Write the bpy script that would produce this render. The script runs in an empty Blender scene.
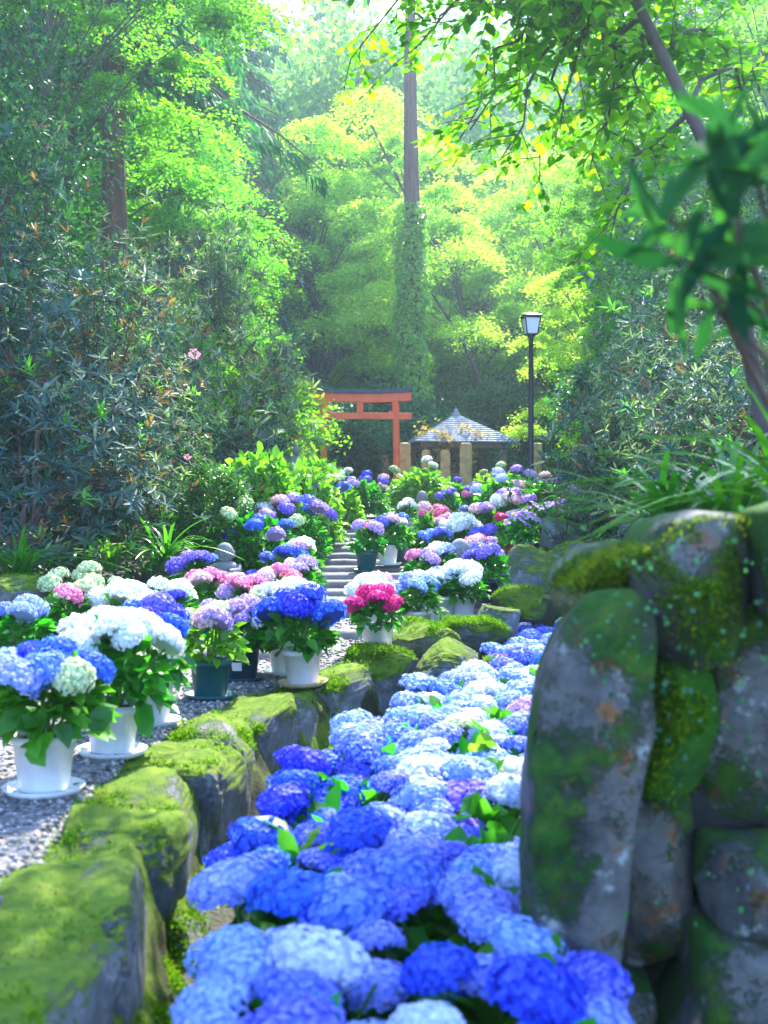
import bpy, math, random
import numpy as np
from mathutils import Vector, Matrix, Euler
R = math.radians
rng = np.random.default_rng(7)
random.seed(7)
sc = bpy.context.scene
col = sc.collection
# ------------------------------------------------------------------ camera, sky, sun, exposure
F, CZ = 1138.0, 1.0                      # focal length in pixels, eye height over the path
cam_d = bpy.data.cameras.new('camera'); cam = bpy.data.objects.new('camera', cam_d); col.objects.link(cam)
cam.location = (0, 0, CZ); cam.rotation_euler = (R(90), 0, 0)
cam_d.sensor_width = 36; cam_d.lens = 36*F/1024; cam_d.clip_end = 600; cam_d.clip_start = .05
cam_d.dof.use_dof = True; cam_d.dof.focus_distance = 11.0; cam_d.dof.aperture_fstop = 3.0
sc.camera = cam
SUN_EL, SUN_AZ = R(48), R(13)             # the sun stands behind the trees ahead, somewhat to the right
w = bpy.data.worlds.new('World'); sc.world = w; w.use_nodes = True
nt = w.node_tree; nt.nodes.clear()
sky = nt.nodes.new('ShaderNodeTexSky'); sky.sky_type = 'NISHITA'; sky.sun_disc = False
sky.sun_elevation = SUN_EL; sky.sun_rotation = SUN_AZ
bg = nt.nodes.new('ShaderNodeBackground'); bg.inputs[1].default_value = .15
wo = nt.nodes.new('ShaderNodeOutputWorld')
tint = nt.nodes.new('ShaderNodeMix'); tint.data_type = 'RGBA'; tint.blend_type = 'MULTIPLY'; tint.inputs[0].default_value = 1; tint.inputs[7].default_value = (.86, .97, 1.2, 1)
nt.links.new(sky.outputs[0], tint.inputs[6]); nt.links.new(tint.outputs[2], bg.inputs[0]); nt.links.new(bg.outputs[0], wo.inputs[0])
sd = bpy.data.lights.new('sun', 'SUN'); sd.energy = 3.3; sd.angle = R(.5); sd.color = (1, .93, .78)
so = bpy.data.objects.new('sun', sd); col.objects.link(so)
sdir = Vector((math.sin(SUN_AZ)*math.cos(SUN_EL), math.cos(SUN_AZ)*math.cos(SUN_EL), math.sin(SUN_EL)))
so.rotation_euler = sdir.to_track_quat('Z', 'Y').to_euler(); so.location = (0, 0, 60)
sc.view_settings.view_transform = 'Standard'; sc.view_settings.look = 'None'
sc.view_settings.exposure = 2.5; sc.view_settings.gamma = 1.0; sc.view_settings.use_curve_mapping = False
cy = sc.cycles
cy.max_bounces = 7; cy.diffuse_bounces = 4; cy.glossy_bounces = 2; cy.transmission_bounces = 4
cy.transparent_max_bounces = 6; cy.volume_bounces = 0
cy.use_denoising = True; cy.sample_clamp_indirect = 6
try: cy.use_light_tree = True
except Exception: pass

# ------------------------------------------------------------------ small helpers
def px(x, y, Y):                          # world point seen at pixel (x, y) at distance Y
    return Vector(((x-384)*Y/F, Y, CZ-(y-512)*Y/F))

def tag(o, label=None, cat=None, group=None, kind=None):
    if label: o['label'] = label
    if cat: o['category'] = cat
    if group: o['group'] = group
    if kind: o['kind'] = kind
    return o

def empty(name, loc=(0, 0, 0), rz=0, s=1):
    o = bpy.data.objects.new(name, None); col.objects.link(o)
    o.empty_display_size = .2
    o.location = loc; o.rotation_euler = (0, 0, rz); o.scale = (s, s, s) if np.isscalar(s) else s
    return o

def thing(name, label, cat, loc=(0, 0, 0), rz=0, s=1, group=None):
    return tag(empty(name, loc, rz, s), label, cat, group)

def put(name, me, parent=None, loc=None, rot=None, s=None):
    o = bpy.data.objects.new(name, me); col.objects.link(o)
    if parent: o.parent = parent
    if loc is not None: o.location = loc
    if rot is not None: o.rotation_euler = rot
    if s is not None: o.scale = (s, s, s) if np.isscalar(s) else s
    return o

class MB:                                 # collects faces, makes ONE mesh
    def __init__(s): s.v = []; s.f = []; s.n = 0; s.m = []
    def add(s, v, f, m=0):
        v = np.asarray(v, float).reshape(-1, 3); f = np.asarray(f, int)
        s.v.append(v); s.f.append(f+s.n); s.n += len(v); s.m.append(np.full(len(f), m)); return s
    def mesh(s, name, mats, smooth=True):
        me = bpy.data.meshes.new(name)
        v = np.concatenate(s.v); tot = np.concatenate([np.full(len(f), f.shape[1]) for f in s.f])
        idx = np.concatenate([f.ravel() for f in s.f])
        me.vertices.add(len(v)); me.vertices.foreach_set('co', v.astype(np.float32).ravel())
        me.loops.add(len(idx)); me.loops.foreach_set('vertex_index', idx.astype(np.int32))
        me.polygons.add(len(tot))
        me.polygons.foreach_set('loop_start', (np.cumsum(tot)-tot).astype(np.int32))
        me.polygons.foreach_set('material_index', np.concatenate(s.m).astype(np.int32))
        me.polygons.foreach_set('use_smooth', np.full(len(tot), smooth))
        for m in (mats if isinstance(mats, (list, tuple)) else [mats]): me.materials.append(m)
        me.update(calc_edges=True); me.validate()
        return me

def unit(a): return a/np.maximum(np.linalg.norm(a, axis=-1, keepdims=True), 1e-9)

def lathe(mb, prof, n=20, m=0, c=(0, 0, 0), close=True):
    a = np.linspace(0, 2*np.pi, n, endpoint=False); P = np.array(prof, float); k = len(P)
    v = np.stack([np.outer(P[:, 0], np.cos(a)), np.outer(P[:, 0], np.sin(a)), np.repeat(P[:, 1:2], n, 1)], -1).reshape(-1, 3)+np.array(c)
    i = np.arange(k-1)[:, None]*n; j = np.arange(n)[None]; j2 = (j+1) % n
    mb.add(v, np.stack([i+j, i+j2, i+n+j2, i+n+j], -1).reshape(-1, 4), m)
    return mb

def tube(mb, pts, rad, n=6, m=0):
    P = np.asarray(pts, float); k = len(P); rad = np.broadcast_to(np.asarray(rad, float), (k,))
    T = unit(np.gradient(P, axis=0)); up = np.array([0, 0, 1.]) if abs(T[0, 2]) < .9 else np.array([1., 0, 0])
    A = unit(np.cross(T, up)); B = np.cross(T, A)
    a = np.linspace(0, 2*np.pi, n, endpoint=False)
    v = (P[:, None]+rad[:, None, None]*(A[:, None]*np.cos(a)[None, :, None]+B[:, None]*np.sin(a)[None, :, None])).reshape(-1, 3)
    i = np.arange(k-1)[:, None]*n; j = np.arange(n)[None]; j2 = (j+1) % n
    mb.add(v, np.stack([i+j, i+n+j, i+n+j2, i+j2], -1).reshape(-1, 4), m)
    mb.add(np.concatenate([v[:n], v[-n:]]), np.array([np.arange(n), np.arange(n, 2*n)[::-1]]), m)
    return mb

def curve(a, b, sag=0., k=6, wob=0., r=rng):
    a = np.asarray(a, float); b = np.asarray(b, float); t = np.linspace(0, 1, k)[:, None]
    p = a+(b-a)*t; p[:, 2] += (sag*4*t*(1-t))[:, 0]
    if wob: p[1:-1] += r.normal(0, wob, (k-2, 3))
    return p

def box(mb, c, d, m=0, bev=.006, rot=0):
    x, y, z = np.array(d)/2; b = min(bev, x*.45, y*.45, z*.45); v = []
    for sx in (-1, 1):
        for sy in (-1, 1):
            for sz in (-1, 1):
                v += [(sx*(x-b), sy*(y-b), sz*z), (sx*(x-b), sy*y, sz*(z-b)), (sx*x, sy*(y-b), sz*(z-b))]
    import bmesh
    bm = bmesh.new()
    for p in v: bm.verts.new(p)
    bmesh.ops.convex_hull(bm, input=bm.verts); bm.verts.ensure_lookup_table(); bm.verts.index_update()
    V = np.array([q.co for q in bm.verts]); Fs = np.array([[q.index for q in f.verts] for f in bm.faces]); bm.free()
    cs, sn = math.cos(rot), math.sin(rot)
    V = V @ np.array([[cs, sn, 0], [-sn, cs, 0], [0, 0, 1]])
    mb.add(V+np.array(c), Fs, m); return mb

def leaves(mb, pos, axis, nrm, ln, wd, fold=.18, shape='kite', m=0, curl=0.):
    """leaf blades: axis = base to tip, nrm = upper face"""
    n = len(pos); pos = np.asarray(pos, float); axis = unit(np.asarray(axis, float)); side = unit(np.cross(axis, nrm)); up = np.cross(side, axis)
    ln = np.broadcast_to(ln, (n,))[:, None]; wd = np.broadcast_to(wd, (n,))[:, None]
    L = lambda t, s, u: pos+axis*ln*t+side*wd*s+up*(wd*u)-up*ln*curl*t*t
    if shape == 'kite':
        v = np.stack([L(0, 0, 0), L(.45, .5, fold), L(1, 0, 0), L(.45, -.5, fold)], 1)
        f = np.arange(n)[:, None]*4+np.arange(4); mb.add(v.reshape(-1, 3), f, m)
    else:
        v = np.stack([L(0, 0, 0), L(.3, .45, fold), L(.68, .4, fold), L(1, 0, 0), L(.68, -.4, fold), L(.3, -.45, fold)], 1)
        f = (np.arange(n)[:, None, None]*6+np.array([[0, 1, 2, 3], [3, 4, 5, 0]])).reshape(-1, 4); mb.add(v.reshape(-1, 3), f, m)
    return mb

def rdir(n, r=rng): return unit(r.normal(0, 1, (n, 3)))

# ------------------------------------------------------------------ materials
def new_mat(name):
    m = bpy.data.materials.new(name); m.use_nodes = True; m.node_tree.nodes.clear(); return m, m.node_tree.nodes, m.node_tree.links
def ramp(N, stops, interp='LINEAR'):
    r = N.new('ShaderNodeValToRGB'); e = r.color_ramp.elements; r.color_ramp.interpolation = interp
    while len(e) < len(stops): e.new(.5)
    for k, (p, c) in enumerate(stops): e[k].position = p; e[k].color = (*c, 1)
    return r
def noise(N, L, scale, detail=4, rough=.55, vec=None):
    n = N.new('ShaderNodeTexNoise'); n.inputs['Scale'].default_value = scale; n.inputs['Detail'].default_value = detail; n.inputs['Roughness'].default_value = rough
    if vec is not None: L.new(vec, n.inputs['Vector'])
    return n
def math_(N, L, op, a, b=None, c=None, clamp=False):
    n = N.new('ShaderNodeMath'); n.operation = op; n.use_clamp = clamp
    for k, q in enumerate((a, b, c)):
        if q is None: continue
        if isinstance(q, (int, float)): n.inputs[k].default_value = q
        else: L.new(q, n.inputs[k])
    return n.outputs[0]

def leaf_mat(name, dark, mid, lite, trans=.35, tcol=None, rough=.45, spec=.5, hue=.03):
    m, N, L = new_mat(name)
    g = N.new('ShaderNodeNewGeometry'); oi = N.new('ShaderNodeObjectInfo')
    r = ramp(N, [(0, dark), (.5, mid), (1, lite)]); L.new(g.outputs['Random Per Island'], r.inputs[0])
    hs = N.new('ShaderNodeHueSaturation'); L.new(r.outputs[0], hs.inputs['Color'])
    L.new(math_(N, L, 'MULTIPLY_ADD', oi.outputs['Random'], hue, .5-hue/2), hs.inputs['Hue'])
    p = N.new('ShaderNodeBsdfPrincipled'); L.new(hs.outputs[0], p.inputs['Base Color'])
    p.inputs['Roughness'].default_value = rough; p.inputs['Specular IOR Level'].default_value = spec
    t = N.new('ShaderNodeBsdfTranslucent')
    mx = N.new('ShaderNodeMix'); mx.data_type = 'RGBA'; mx.blend_type = 'MULTIPLY'; mx.inputs[0].default_value = 1
    L.new(hs.outputs[0], mx.inputs[6]); mx.inputs[7].default_value = (*(tcol or (1.7, 2.0, .7)), 1)
    L.new(mx.outputs[2], t.inputs[0])
    ms = N.new('ShaderNodeMixShader'); ms.inputs[0].default_value = trans
    L.new(p.outputs[0], ms.inputs[1]); L.new(t.outputs[0], ms.inputs[2])
    o = N.new('ShaderNodeOutputMaterial'); L.new(ms.outputs[0], o.inputs[0]); return m

def petal_mat(name, a, b, trans=.42, hue=.03):
    return leaf_mat(name, a, tuple((x+y)/2 for x, y in zip(a, b)), b, trans, (1.15, 1.15, 1.15), .6, .25, hue)

def plain(name, colr, rough=.6, var=.15, scale=8, bump=.1, spec=.4, metal=0, stain=None, objco=True):
    m, N, L = new_mat(name); tc = N.new('ShaderNodeTexCoord')
    n = noise(N, L, scale, 5, .6, tc.outputs['Object'])
    lo = tuple(c*(1-var) for c in colr); hi = tuple(min(1, c*(1+var)) for c in colr)
    st = [(.25, stain or lo), (.5, colr), (.75, hi)]
    r = ramp(N, st); L.new(n.outputs[0], r.inputs[0])
    p = N.new('ShaderNodeBsdfPrincipled'); L.new(r.outputs[0], p.inputs['Base Color']); p.inputs['Roughness'].default_value = rough
    p.inputs['Specular IOR Level'].default_value = spec; p.inputs['Metallic'].default_value = metal
    if bump:
        n2 = noise(N, L, scale*6, 4, .6, tc.outputs['Object']); b = N.new('ShaderNodeBump'); b.inputs['Strength'].default_value = bump; b.inputs['Distance'].default_value = .01
        L.new(n2.outputs[0], b.inputs['Height']); L.new(b.outputs[0], p.inputs['Normal'])
    o = N.new('ShaderNodeOutputMaterial'); L.new(p.outputs[0], o.inputs[0]); return m

def stone_mat(name, base=(.2, .21, .22), moss=.5, mossc=((.035, .10, .006), (.13, .24, .01), (.29, .34, .02)), scale=3.5, lichen=.5, up=.6, rust=False, var=1.9):
    m, N, L = new_mat(name); tc = N.new('ShaderNodeTexCoord'); oi = N.new('ShaderNodeObjectInfo'); g = N.new('ShaderNodeNewGeometry')
    va = N.new('ShaderNodeVectorMath'); va.operation = 'ADD'; L.new(tc.outputs['Object'], va.inputs[0])
    cx = N.new('ShaderNodeCombineXYZ'); L.new(math_(N, L, 'MULTIPLY', oi.outputs['Random'], 37.), cx.inputs[0]); L.new(math_(N, L, 'MULTIPLY', oi.outputs['Random'], 91.), cx.inputs[1]); L.new(cx.outputs[0], va.inputs[1])
    V = va.outputs[0]
    n1 = noise(N, L, scale, 8, .65, V); n2 = noise(N, L, scale*5, 8, .78, V); n3 = noise(N, L, scale*.7, 5, .6, V); n4 = noise(N, L, scale*22, 4, .7, V); n5 = noise(N, L, scale*2.2, 6, .7, V)
    r = ramp(N, [(.28, tuple(c*.35 for c in base)), (.48, base), (.62, tuple(c*1.25 for c in base)), (.75, tuple(min(1, c*1.9) for c in base))]); L.new(n1.outputs[0], r.inputs[0])
    r2 = ramp(N, [(.3, (.55, .55, .55)), (.7, (1.25, 1.25, 1.25))]); L.new(n2.outputs[0], r2.inputs[0])
    mx = N.new('ShaderNodeMix'); mx.data_type = 'RGBA'; mx.blend_type = 'MULTIPLY'; mx.inputs[0].default_value = .8; L.new(r.outputs[0], mx.inputs[6]); L.new(r2.outputs[0], mx.inputs[7]); c = mx.outputs[2]
    if lichen:
        li = N.new('ShaderNodeMix'); li.data_type = 'RGBA'; L.new(c, li.inputs[6]); li.inputs[7].default_value = (.42, .47, .46, 1)
        L.new(math_(N, L, 'MULTIPLY', math_(N, L, 'SMOOTH_MIN', math_(N, L, 'MULTIPLY', math_(N, L, 'SUBTRACT', n5.outputs[0], .58), 14, clamp=True), 1., .1), lichen), li.inputs[0]); c = li.outputs[2]
    if rust:
        ru = N.new('ShaderNodeMix'); ru.data_type = 'RGBA'; L.new(c, ru.inputs[6]); ru.inputs[7].default_value = (.28, .11, .01, 1)
        n6 = noise(N, L, scale*1.4, 6, .7, V); n6.inputs['Distortion'].default_value = .6
        L.new(math_(N, L, 'MULTIPLY', math_(N, L, 'MULTIPLY', math_(N, L, 'SUBTRACT', n6.outputs[0], .53), 9, clamp=True), .8), ru.inputs[0]); c = ru.outputs[2]
    sx = N.new('ShaderNodeSeparateXYZ'); L.new(g.outputs['Normal'], sx.inputs[0])
    f = math_(N, L, 'MULTIPLY_ADD', sx.outputs[2], up, math_(N, L, 'MULTIPLY_ADD', n3.outputs[0], var, math_(N, L, 'MULTIPLY_ADD', n4.outputs[0], 1.3, -1.05-.5*var+moss)))
    mask = math_(N, L, 'MULTIPLY', f, 3.2, clamp=True)
    mr = ramp(N, [(.25, mossc[0]), (.5, mossc[1]), (.72, mossc[2])]); n7 = noise(N, L, scale*3, 6, .75, V); L.new(n7.outputs[0], mr.inputs[0])
    mm = N.new('ShaderNodeMix'); mm.data_type = 'RGBA'; L.new(mask, mm.inputs[0]); L.new(c, mm.inputs[6]); L.new(mr.outputs[0], mm.inputs[7])
    p = N.new('ShaderNodeBsdfPrincipled'); L.new(mm.outputs[2], p.inputs['Base Color'])
    L.new(math_(N, L, 'MULTIPLY_ADD', mask, .35, .6), p.inputs['Roughness']); p.inputs['Specular IOR Level'].default_value = .35
    h = math_(N, L, 'MULTIPLY_ADD', n4.outputs[0], math_(N, L, 'MULTIPLY_ADD', mask, .9, .2), math_(N, L, 'MULTIPLY_ADD', n2.outputs[0], .6, math_(N, L, 'MULTIPLY', mask, .7)))
    b = N.new('ShaderNodeBump'); b.inputs['Strength'].default_value = .9; b.inputs['Distance'].default_value = .022; L.new(h, b.inputs['Height']); L.new(b.outputs[0], p.inputs['Normal'])
    o = N.new('ShaderNodeOutputMaterial'); L.new(p.outputs[0], o.inputs[0]); return m

def bark_mat(name, c, c2, sx=14):
    m, N, L = new_mat(name); tc = N.new('ShaderNodeTexCoord'); mp = N.new('ShaderNodeMapping'); mp.inputs['Scale'].default_value = (sx, sx, 1.1); L.new(tc.outputs['Object'], mp.inputs[0])
    n = noise(N, L, 1, 6, .65, mp.outputs[0]); r = ramp(N, [(.3, c), (.7, c2)]); L.new(n.outputs[0], r.inputs[0])
    p = N.new('ShaderNodeBsdfPrincipled'); L.new(r.outputs[0], p.inputs['Base Color']); p.inputs['Roughness'].default_value = .85
    b = N.new('ShaderNodeBump'); b.inputs['Distance'].default_value = .04; L.new(n.outputs[0], b.inputs['Height']); L.new(b.outputs[0], p.inputs['Normal'])
    o = N.new('ShaderNodeOutputMaterial'); L.new(p.outputs[0], o.inputs[0]); return m

def ground_mat():
    m, N, L = new_mat('gravel and soil'); tc = N.new('ShaderNodeTexCoord'); V = tc.outputs['Object']
    vo = N.new('ShaderNodeTexVoronoi'); vo.inputs['Scale'].default_value = 55; L.new(V, vo.inputs['Vector'])
    hs = ramp(N, [(0, (.06, .06, .065)), (.5, (.15, .15, .15)), (1, (.3, .29, .29))]); s = N.new('ShaderNodeSeparateColor'); L.new(vo.outputs['Color'], s.inputs[0]); L.new(s.outputs[0], hs.inputs[0])
    n = noise(N, L, 1.2, 6, .65, V); so_ = ramp(N, [(.35, (.014, .013, .008)), (.55, (.022, .03, .008)), (.7, (.03, .07, .008))]); L.new(n.outputs[0], so_.inputs[0])
    at = N.new('ShaderNodeAttribute'); at.attribute_name = 'gravel'
    n3 = noise(N, L, 5, 5, .7, V)
    k = math_(N, L, 'MULTIPLY', math_(N, L, 'ADD', at.outputs['Fac'], math_(N, L, 'MULTIPLY_ADD', n3.outputs[0], 1., -1.0)), 4, clamp=True)
    mx = N.new('ShaderNodeMix'); mx.data_type = 'RGBA'; L.new(k, mx.inputs[0]); L.new(so_.outputs[0], mx.inputs[6]); L.new(hs.outputs[0], mx.inputs[7])
    p = N.new('ShaderNodeBsdfPrincipled'); L.new(mx.outputs[2], p.inputs['Base Color']); p.inputs['Roughness'].default_value = .85
    b = N.new('ShaderNodeBump'); b.inputs['Distance'].default_value = .015; b.inputs['Strength'].default_value = .8; L.new(vo.outputs['Distance'], b.inputs['Height']); b.invert = True; L.new(b.outputs[0], p.inputs['Normal'])
    o = N.new('ShaderNodeOutputMaterial'); L.new(p.outputs[0], o.inputs[0]); return m

M = {}
M['hyd_leaf'] = leaf_mat('hydrangea leaf', (.015, .11, .008), (.035, .22, .015), (.08, .34, .02), .4, rough=.4)
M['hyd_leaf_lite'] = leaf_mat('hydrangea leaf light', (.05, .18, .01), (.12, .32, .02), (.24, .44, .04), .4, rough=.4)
M['rhodo'] = leaf_mat('rhododendron leaf', (.02, .06, .055), (.04, .11, .095), (.12, .19, .14), .2, rough=.6, spec=.15, hue=.08)
M['rhodo_sheen'] = leaf_mat('rhododendron sheen leaf', (.06, .12, .08), (.13, .2, .13), (.32, .38, .3), .35, rough=.55, spec=.18)  # pale colour paints in the sun and sky glare on glossy leaves
M['rhodo_new'] = leaf_mat('rhododendron new leaf', (.09, .045, .025), (.18, .085, .04), (.3, .17, .06), .3, rough=.5)
M['rhodo_bright'] = leaf_mat('rhododendron bright leaf', (.06, .22, .03), (.12, .35, .04), (.2, .5, .06), .4, rough=.4)
M['maple'] = leaf_mat('maple leaf', (.17, .31, .03), (.34, .49, .06), (.55, .66, .16), .62, rough=.6, spec=.12)
M['maple_green'] = leaf_mat('green maple leaf', (.05, .18, .012), (.12, .33, .015), (.26, .48, .03), .58, rough=.6, spec=.12)
M['canopy'] = leaf_mat('overhanging leaf', (.035, .14, .008), (.1, .3, .012), (.26, .46, .02), .6, rough=.6, spec=.08)
M['broad'] = leaf_mat('evergreen leaf', (.012, .075, .035), (.035, .15, .05), (.09, .26, .07), .35, rough=.45, spec=.4)
M['cedar'] = leaf_mat('cedar needles', (.012, .085, .045), (.03, .16, .07), (.07, .26, .09), .4, rough=.6, spec=.2)
M['far'] = leaf_mat('far leaves', (.07, .19, .05), (.15, .31, .07), (.3, .46, .1), .5, rough=.6, spec=.2)
M['boxwood'] = leaf_mat('clipped leaf', (.015, .09, .012), (.03, .16, .02), (.07, .24, .03), .3, rough=.4)
M['strap'] = leaf_mat('strap leaf', (.025, .12, .01), (.05, .22, .012), (.12, .34, .03), .35, rough=.35, spec=.6)
M['gold'] = leaf_mat('golden leaf', (.3, .14, .02), (.42, .24, .04), (.5, .36, .08), .45, rough=.5)
M['ivy'] = leaf_mat('ivy leaf', (.08, .24, .012), (.16, .38, .02), (.3, .5, .04), .45, rough=.4)
PET = {
 'deep': petal_mat('deep blue petal', (.025, .08, .74), (.09, .2, .92)),
 'blue': petal_mat('blue petal', (.1, .17, .86), (.28, .38, .95)),
 'sky': petal_mat('light blue petal', (.22, .34, .92), (.47, .58, .97)),
 'pale': petal_mat('pale blue petal', (.48, .57, .94), (.78, .83, .97), hue=.01),
 'white': petal_mat('white petal', (.74, .79, .8), (.88, .9, .88)),
 'lilac': petal_mat('lilac petal', (.42, .26, .72), (.7, .56, .88)),
 'violet': petal_mat('violet petal', (.13, .1, .66), (.33, .26, .85)),
 'pink': petal_mat('pink petal', (.72, .16, .38), (.88, .42, .6)),
 'hot': petal_mat('hot pink petal', (.62, .008, .14), (.8, .05, .3)),
 'blush': petal_mat('blush petal', (.78, .5, .6), (.88, .72, .74)),
 'lime': petal_mat('lime petal', (.5, .66, .36), (.78, .85, .6)),
}
M['bark'] = bark_mat('grey brown bark', (.05, .035, .025), (.16, .12, .09))
M['cedar_bark'] = bark_mat('cedar bark', (.07, .03, .02), (.24, .11, .07))
M['thin_bark'] = bark_mat('smooth grey bark', (.04, .03, .025), (.15, .11, .09), 5)
M['twig'] = bark_mat('reddish twig', (.08, .045, .035), (.22, .13, .09), 20)
M['stem'] = plain('green stem', (.08, .2, .03), .6, .2, 20, 0)
M['ground'] = ground_mat()
M['wall_stone'] = stone_mat('mossy wall stone', (.19, .205, .215), .30, up=.6, var=2.8, scale=4.5)
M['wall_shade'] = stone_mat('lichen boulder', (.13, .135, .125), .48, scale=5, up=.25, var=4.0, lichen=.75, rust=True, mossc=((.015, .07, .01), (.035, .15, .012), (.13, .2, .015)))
M['wall_moss'] = stone_mat('thick moss boulder', (.10, .12, .13), .95, scale=4, up=.3, mossc=((.012, .07, .004), (.03, .15, .005), (.06, .2, .01)))
M['core_moss'] = stone_mat('mossy earth', (.05, .045, .03), .5, up=.5, lichen=0, var=2.4, scale=5)
M['boulder'] = stone_mat('lichen grey boulder', (.2, .22, .23), .18, scale=4, up=.75)
M['boulder_moss'] = stone_mat('moss covered boulder', (.18, .19, .19), .6, scale=4, up=.7)
M['step'] = plain('weathered step', (.2, .185, .18), .8, .35, 5, .6)
M['statue'] = plain('statue stone', (.23, .23, .235), .8, .3, 14, .5)
M['post'] = stone_mat('ochre stone', (.52, .36, .13), -.12, scale=6, up=.3, lichen=.25, mossc=((.06, .08, .01), (.12, .14, .02), (.2, .2, .03)))
M['pot_white'] = plain('white plastic', (.72, .74, .75), .35, .13, 14, .03)
M['pot_grey'] = plain('pale grey plastic', (.55, .58, .6), .4, .15, 14, .03)
M['pot_teal'] = plain('teal plastic', (.015, .10, .11), .4, .15, 9, .03)
M['pot_navy'] = plain('navy plastic', (.02, .045, .085), .4, .15, 9, .03)
M['pot_terra'] = plain('terracotta', (.5, .15, .06), .7, .15, 9, .1)
M['saucer_brown'] = plain('rusty saucer', (.5, .36, .2), .6, .3, 12, .05)
M['paper'] = plain('paper label', (.75, .76, .75), .7, .04, 6, 0)
M['soil'] = plain('potting soil', (.035, .025, .018), .9, .4, 40, .6)
M['red'] = plain('vermilion paint', (.95, .135, .04), .55, .2, 4, .08)
M['black'] = plain('blue black cap', (.03, .04, .07), .5, .2, 5, .1)
M['iron'] = plain('dark painted iron', (.03, .018, .03), .4, .2, 10, .05)
M['frost'] = plain('frosted glass', (.75, .78, .8), .25, .04, 5, 0)
M['shingle'] = plain('grey shingle', (.33, .35, .42), .95, .3, 7, .5, .08)
M['wood'] = bark_mat('weathered timber', (.16, .12, .08), (.34, .27, .19), 25)
M['bamboo'] = plain('bamboo', (.3, .22, .09), .6, .3, 10, .1)

# ------------------------------------------------------------------ terrain
def ip(x, xs, ys): return np.interp(x, xs, ys)
def g_(Y): return ip(Y, [0, 7, 9, 9.8, 17, 20, 24, 30, 40, 50, 62, 80, 130], [0, 0, .08, .16, .82, .98, 1.18, 1.35, 2.4, 6, 12, 22, 34])
def edge(Y): return ip(Y, [-5, 3, 4.4, 5.6, 6.8, 7.4, 8.5, 10, 12], [-.74, -.74, -.82, -.68, -.32, .0, .6, 1.05, 1.2])
def redge(Y): return ip(Y, [-5, 2.8, 4.6, 5.5, 6.4, 7.7, 8.9, 10], [.5, .46, .66, .84, .98, 1.24, 1.5, 1.75])
def sm(x): x = np.clip(x, 0, 1); return x*x*(3-2*x)
_k = np.random.default_rng(3); _W = _k.normal(0, 1, (10, 2))*.5; _ph = _k.uniform(0, 6.28, 10)
def lump(X, Y): return sum(np.sin(X*a+Y*b+p) for (a, b), p in zip(_W, _ph))/10
def h(X, Y):
    X = np.asarray(X, float); Y = np.asarray(Y, float)
    base = g_(Y); e = edge(Y); r = redge(Y)
    lb = ip(Y, [0, 9, 11, 20, 30], [2.5, 2.4, 1.2, 1.2, 6])
    left = np.maximum(0, -X-lb); z = base+np.minimum(left, 6)*.20+np.maximum(0, left-6)*.45
    chan = -.42
    ch = sm((X-e+.26)/.16)*sm((10.2-Y)/.5)
    z = z*(1-ch)+chan*ch
    bank = np.maximum(ip(Y, [0, 3.2, 5, 8, 11, 13], [.86, .86, .8, .55, .5, .4]), g_(Y)-.02)+np.clip(X-r, 0, 8)*.14+np.maximum(0, X-r-8)*.4
    k = sm((X-r)/.2)*sm((Y-2.86)/.12)*(Y < 14)+sm((X-2.2)/.8)*(Y >= 14)
    z = z*(1-k)+bank*k
    return z+lump(X, Y)*np.clip((np.abs(X)-3)*.05+np.maximum(0, Y-25)*.02, 0, .5)
xs = np.concatenate([-np.geomspace(90, 4.1, 40), np.arange(-4, 4.01, .07), np.geomspace(4.1, 90, 40)])
ys = np.concatenate([np.linspace(-12, -.2, 14), np.arange(0, 14, .08), np.arange(14, 34, .25), np.geomspace(34, 130, 45)])
GX, GY = np.meshgrid(xs, ys); GZ = h(GX, GY)
gm = MB(); nx = len(xs); i = np.arange(len(ys)-1)[:, None]*nx; j = np.arange(nx-1)[None]
gm.add(np.stack([GX, GY, GZ], -1), np.stack([i+j, i+j+1, i+nx+j+1, i+nx+j], -1).reshape(-1, 4))
gme = gm.mesh('terrain', M['ground'])
at = gme.attributes.new('gravel', 'FLOAT', 'POINT')
gv = sm((GX+ip(GY, [0, 8, 10, 12, 30], [2.9, 2.7, 1.6, 1.2, 1.2]))/.4)*sm((edge(GY)-.1-GX)/.12)*(GY < 10.4) + (GY >= 10.4)*sm((GX+1.0)/.3)*sm((1.3-GX)/.3)*(GY < 30)
at.data.foreach_set('value', gv.astype(np.float32).ravel())
tag(put('ground', gme), 'gravel path and soil climbing towards the wooded hill', kind='structure')
def on(x, y): return float(h(x, y))

# ------------------------------------------------------------------ rocks
def quad_sphere(n):
    t = np.tan(np.linspace(-1, 1, n+1)*np.pi/4); a, b = np.meshgrid(t, t); o = np.ones_like(a); V = []; Fc = []; k = 0
    for ax in range(3):
        for s in (-1, 1):
            P = [None]*3; P[ax] = o*s; P[(ax+1) % 3] = a*s; P[(ax+2) % 3] = b
            V.append(np.stack(P, -1).reshape(-1, 3)); i = np.arange(n)[:, None]*(n+1); j = np.arange(n)[None]
            Fc.append(np.stack([i+j, i+j+1, i+n+2+j, i+n+1+j], -1).reshape(-1, 4)+k); k += (n+1)**2
    V = unit(np.concatenate(V)); Fc = np.concatenate(Fc)
    key = np.round(V, 5); _, fi, inv = np.unique(key, axis=0, return_index=True, return_inverse=True)
    return V[fi], inv.ravel()[Fc]
QS, QF = quad_sphere(14); QS2, QF2 = quad_sphere(28); QS3, QF3 = quad_sphere(44)
def wav(V, r, f, n=14):
    W = r.normal(0, f, (n, 3)); p = r.uniform(0, 6.28, n); return np.sin(V@W.T+p).mean(1)
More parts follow.
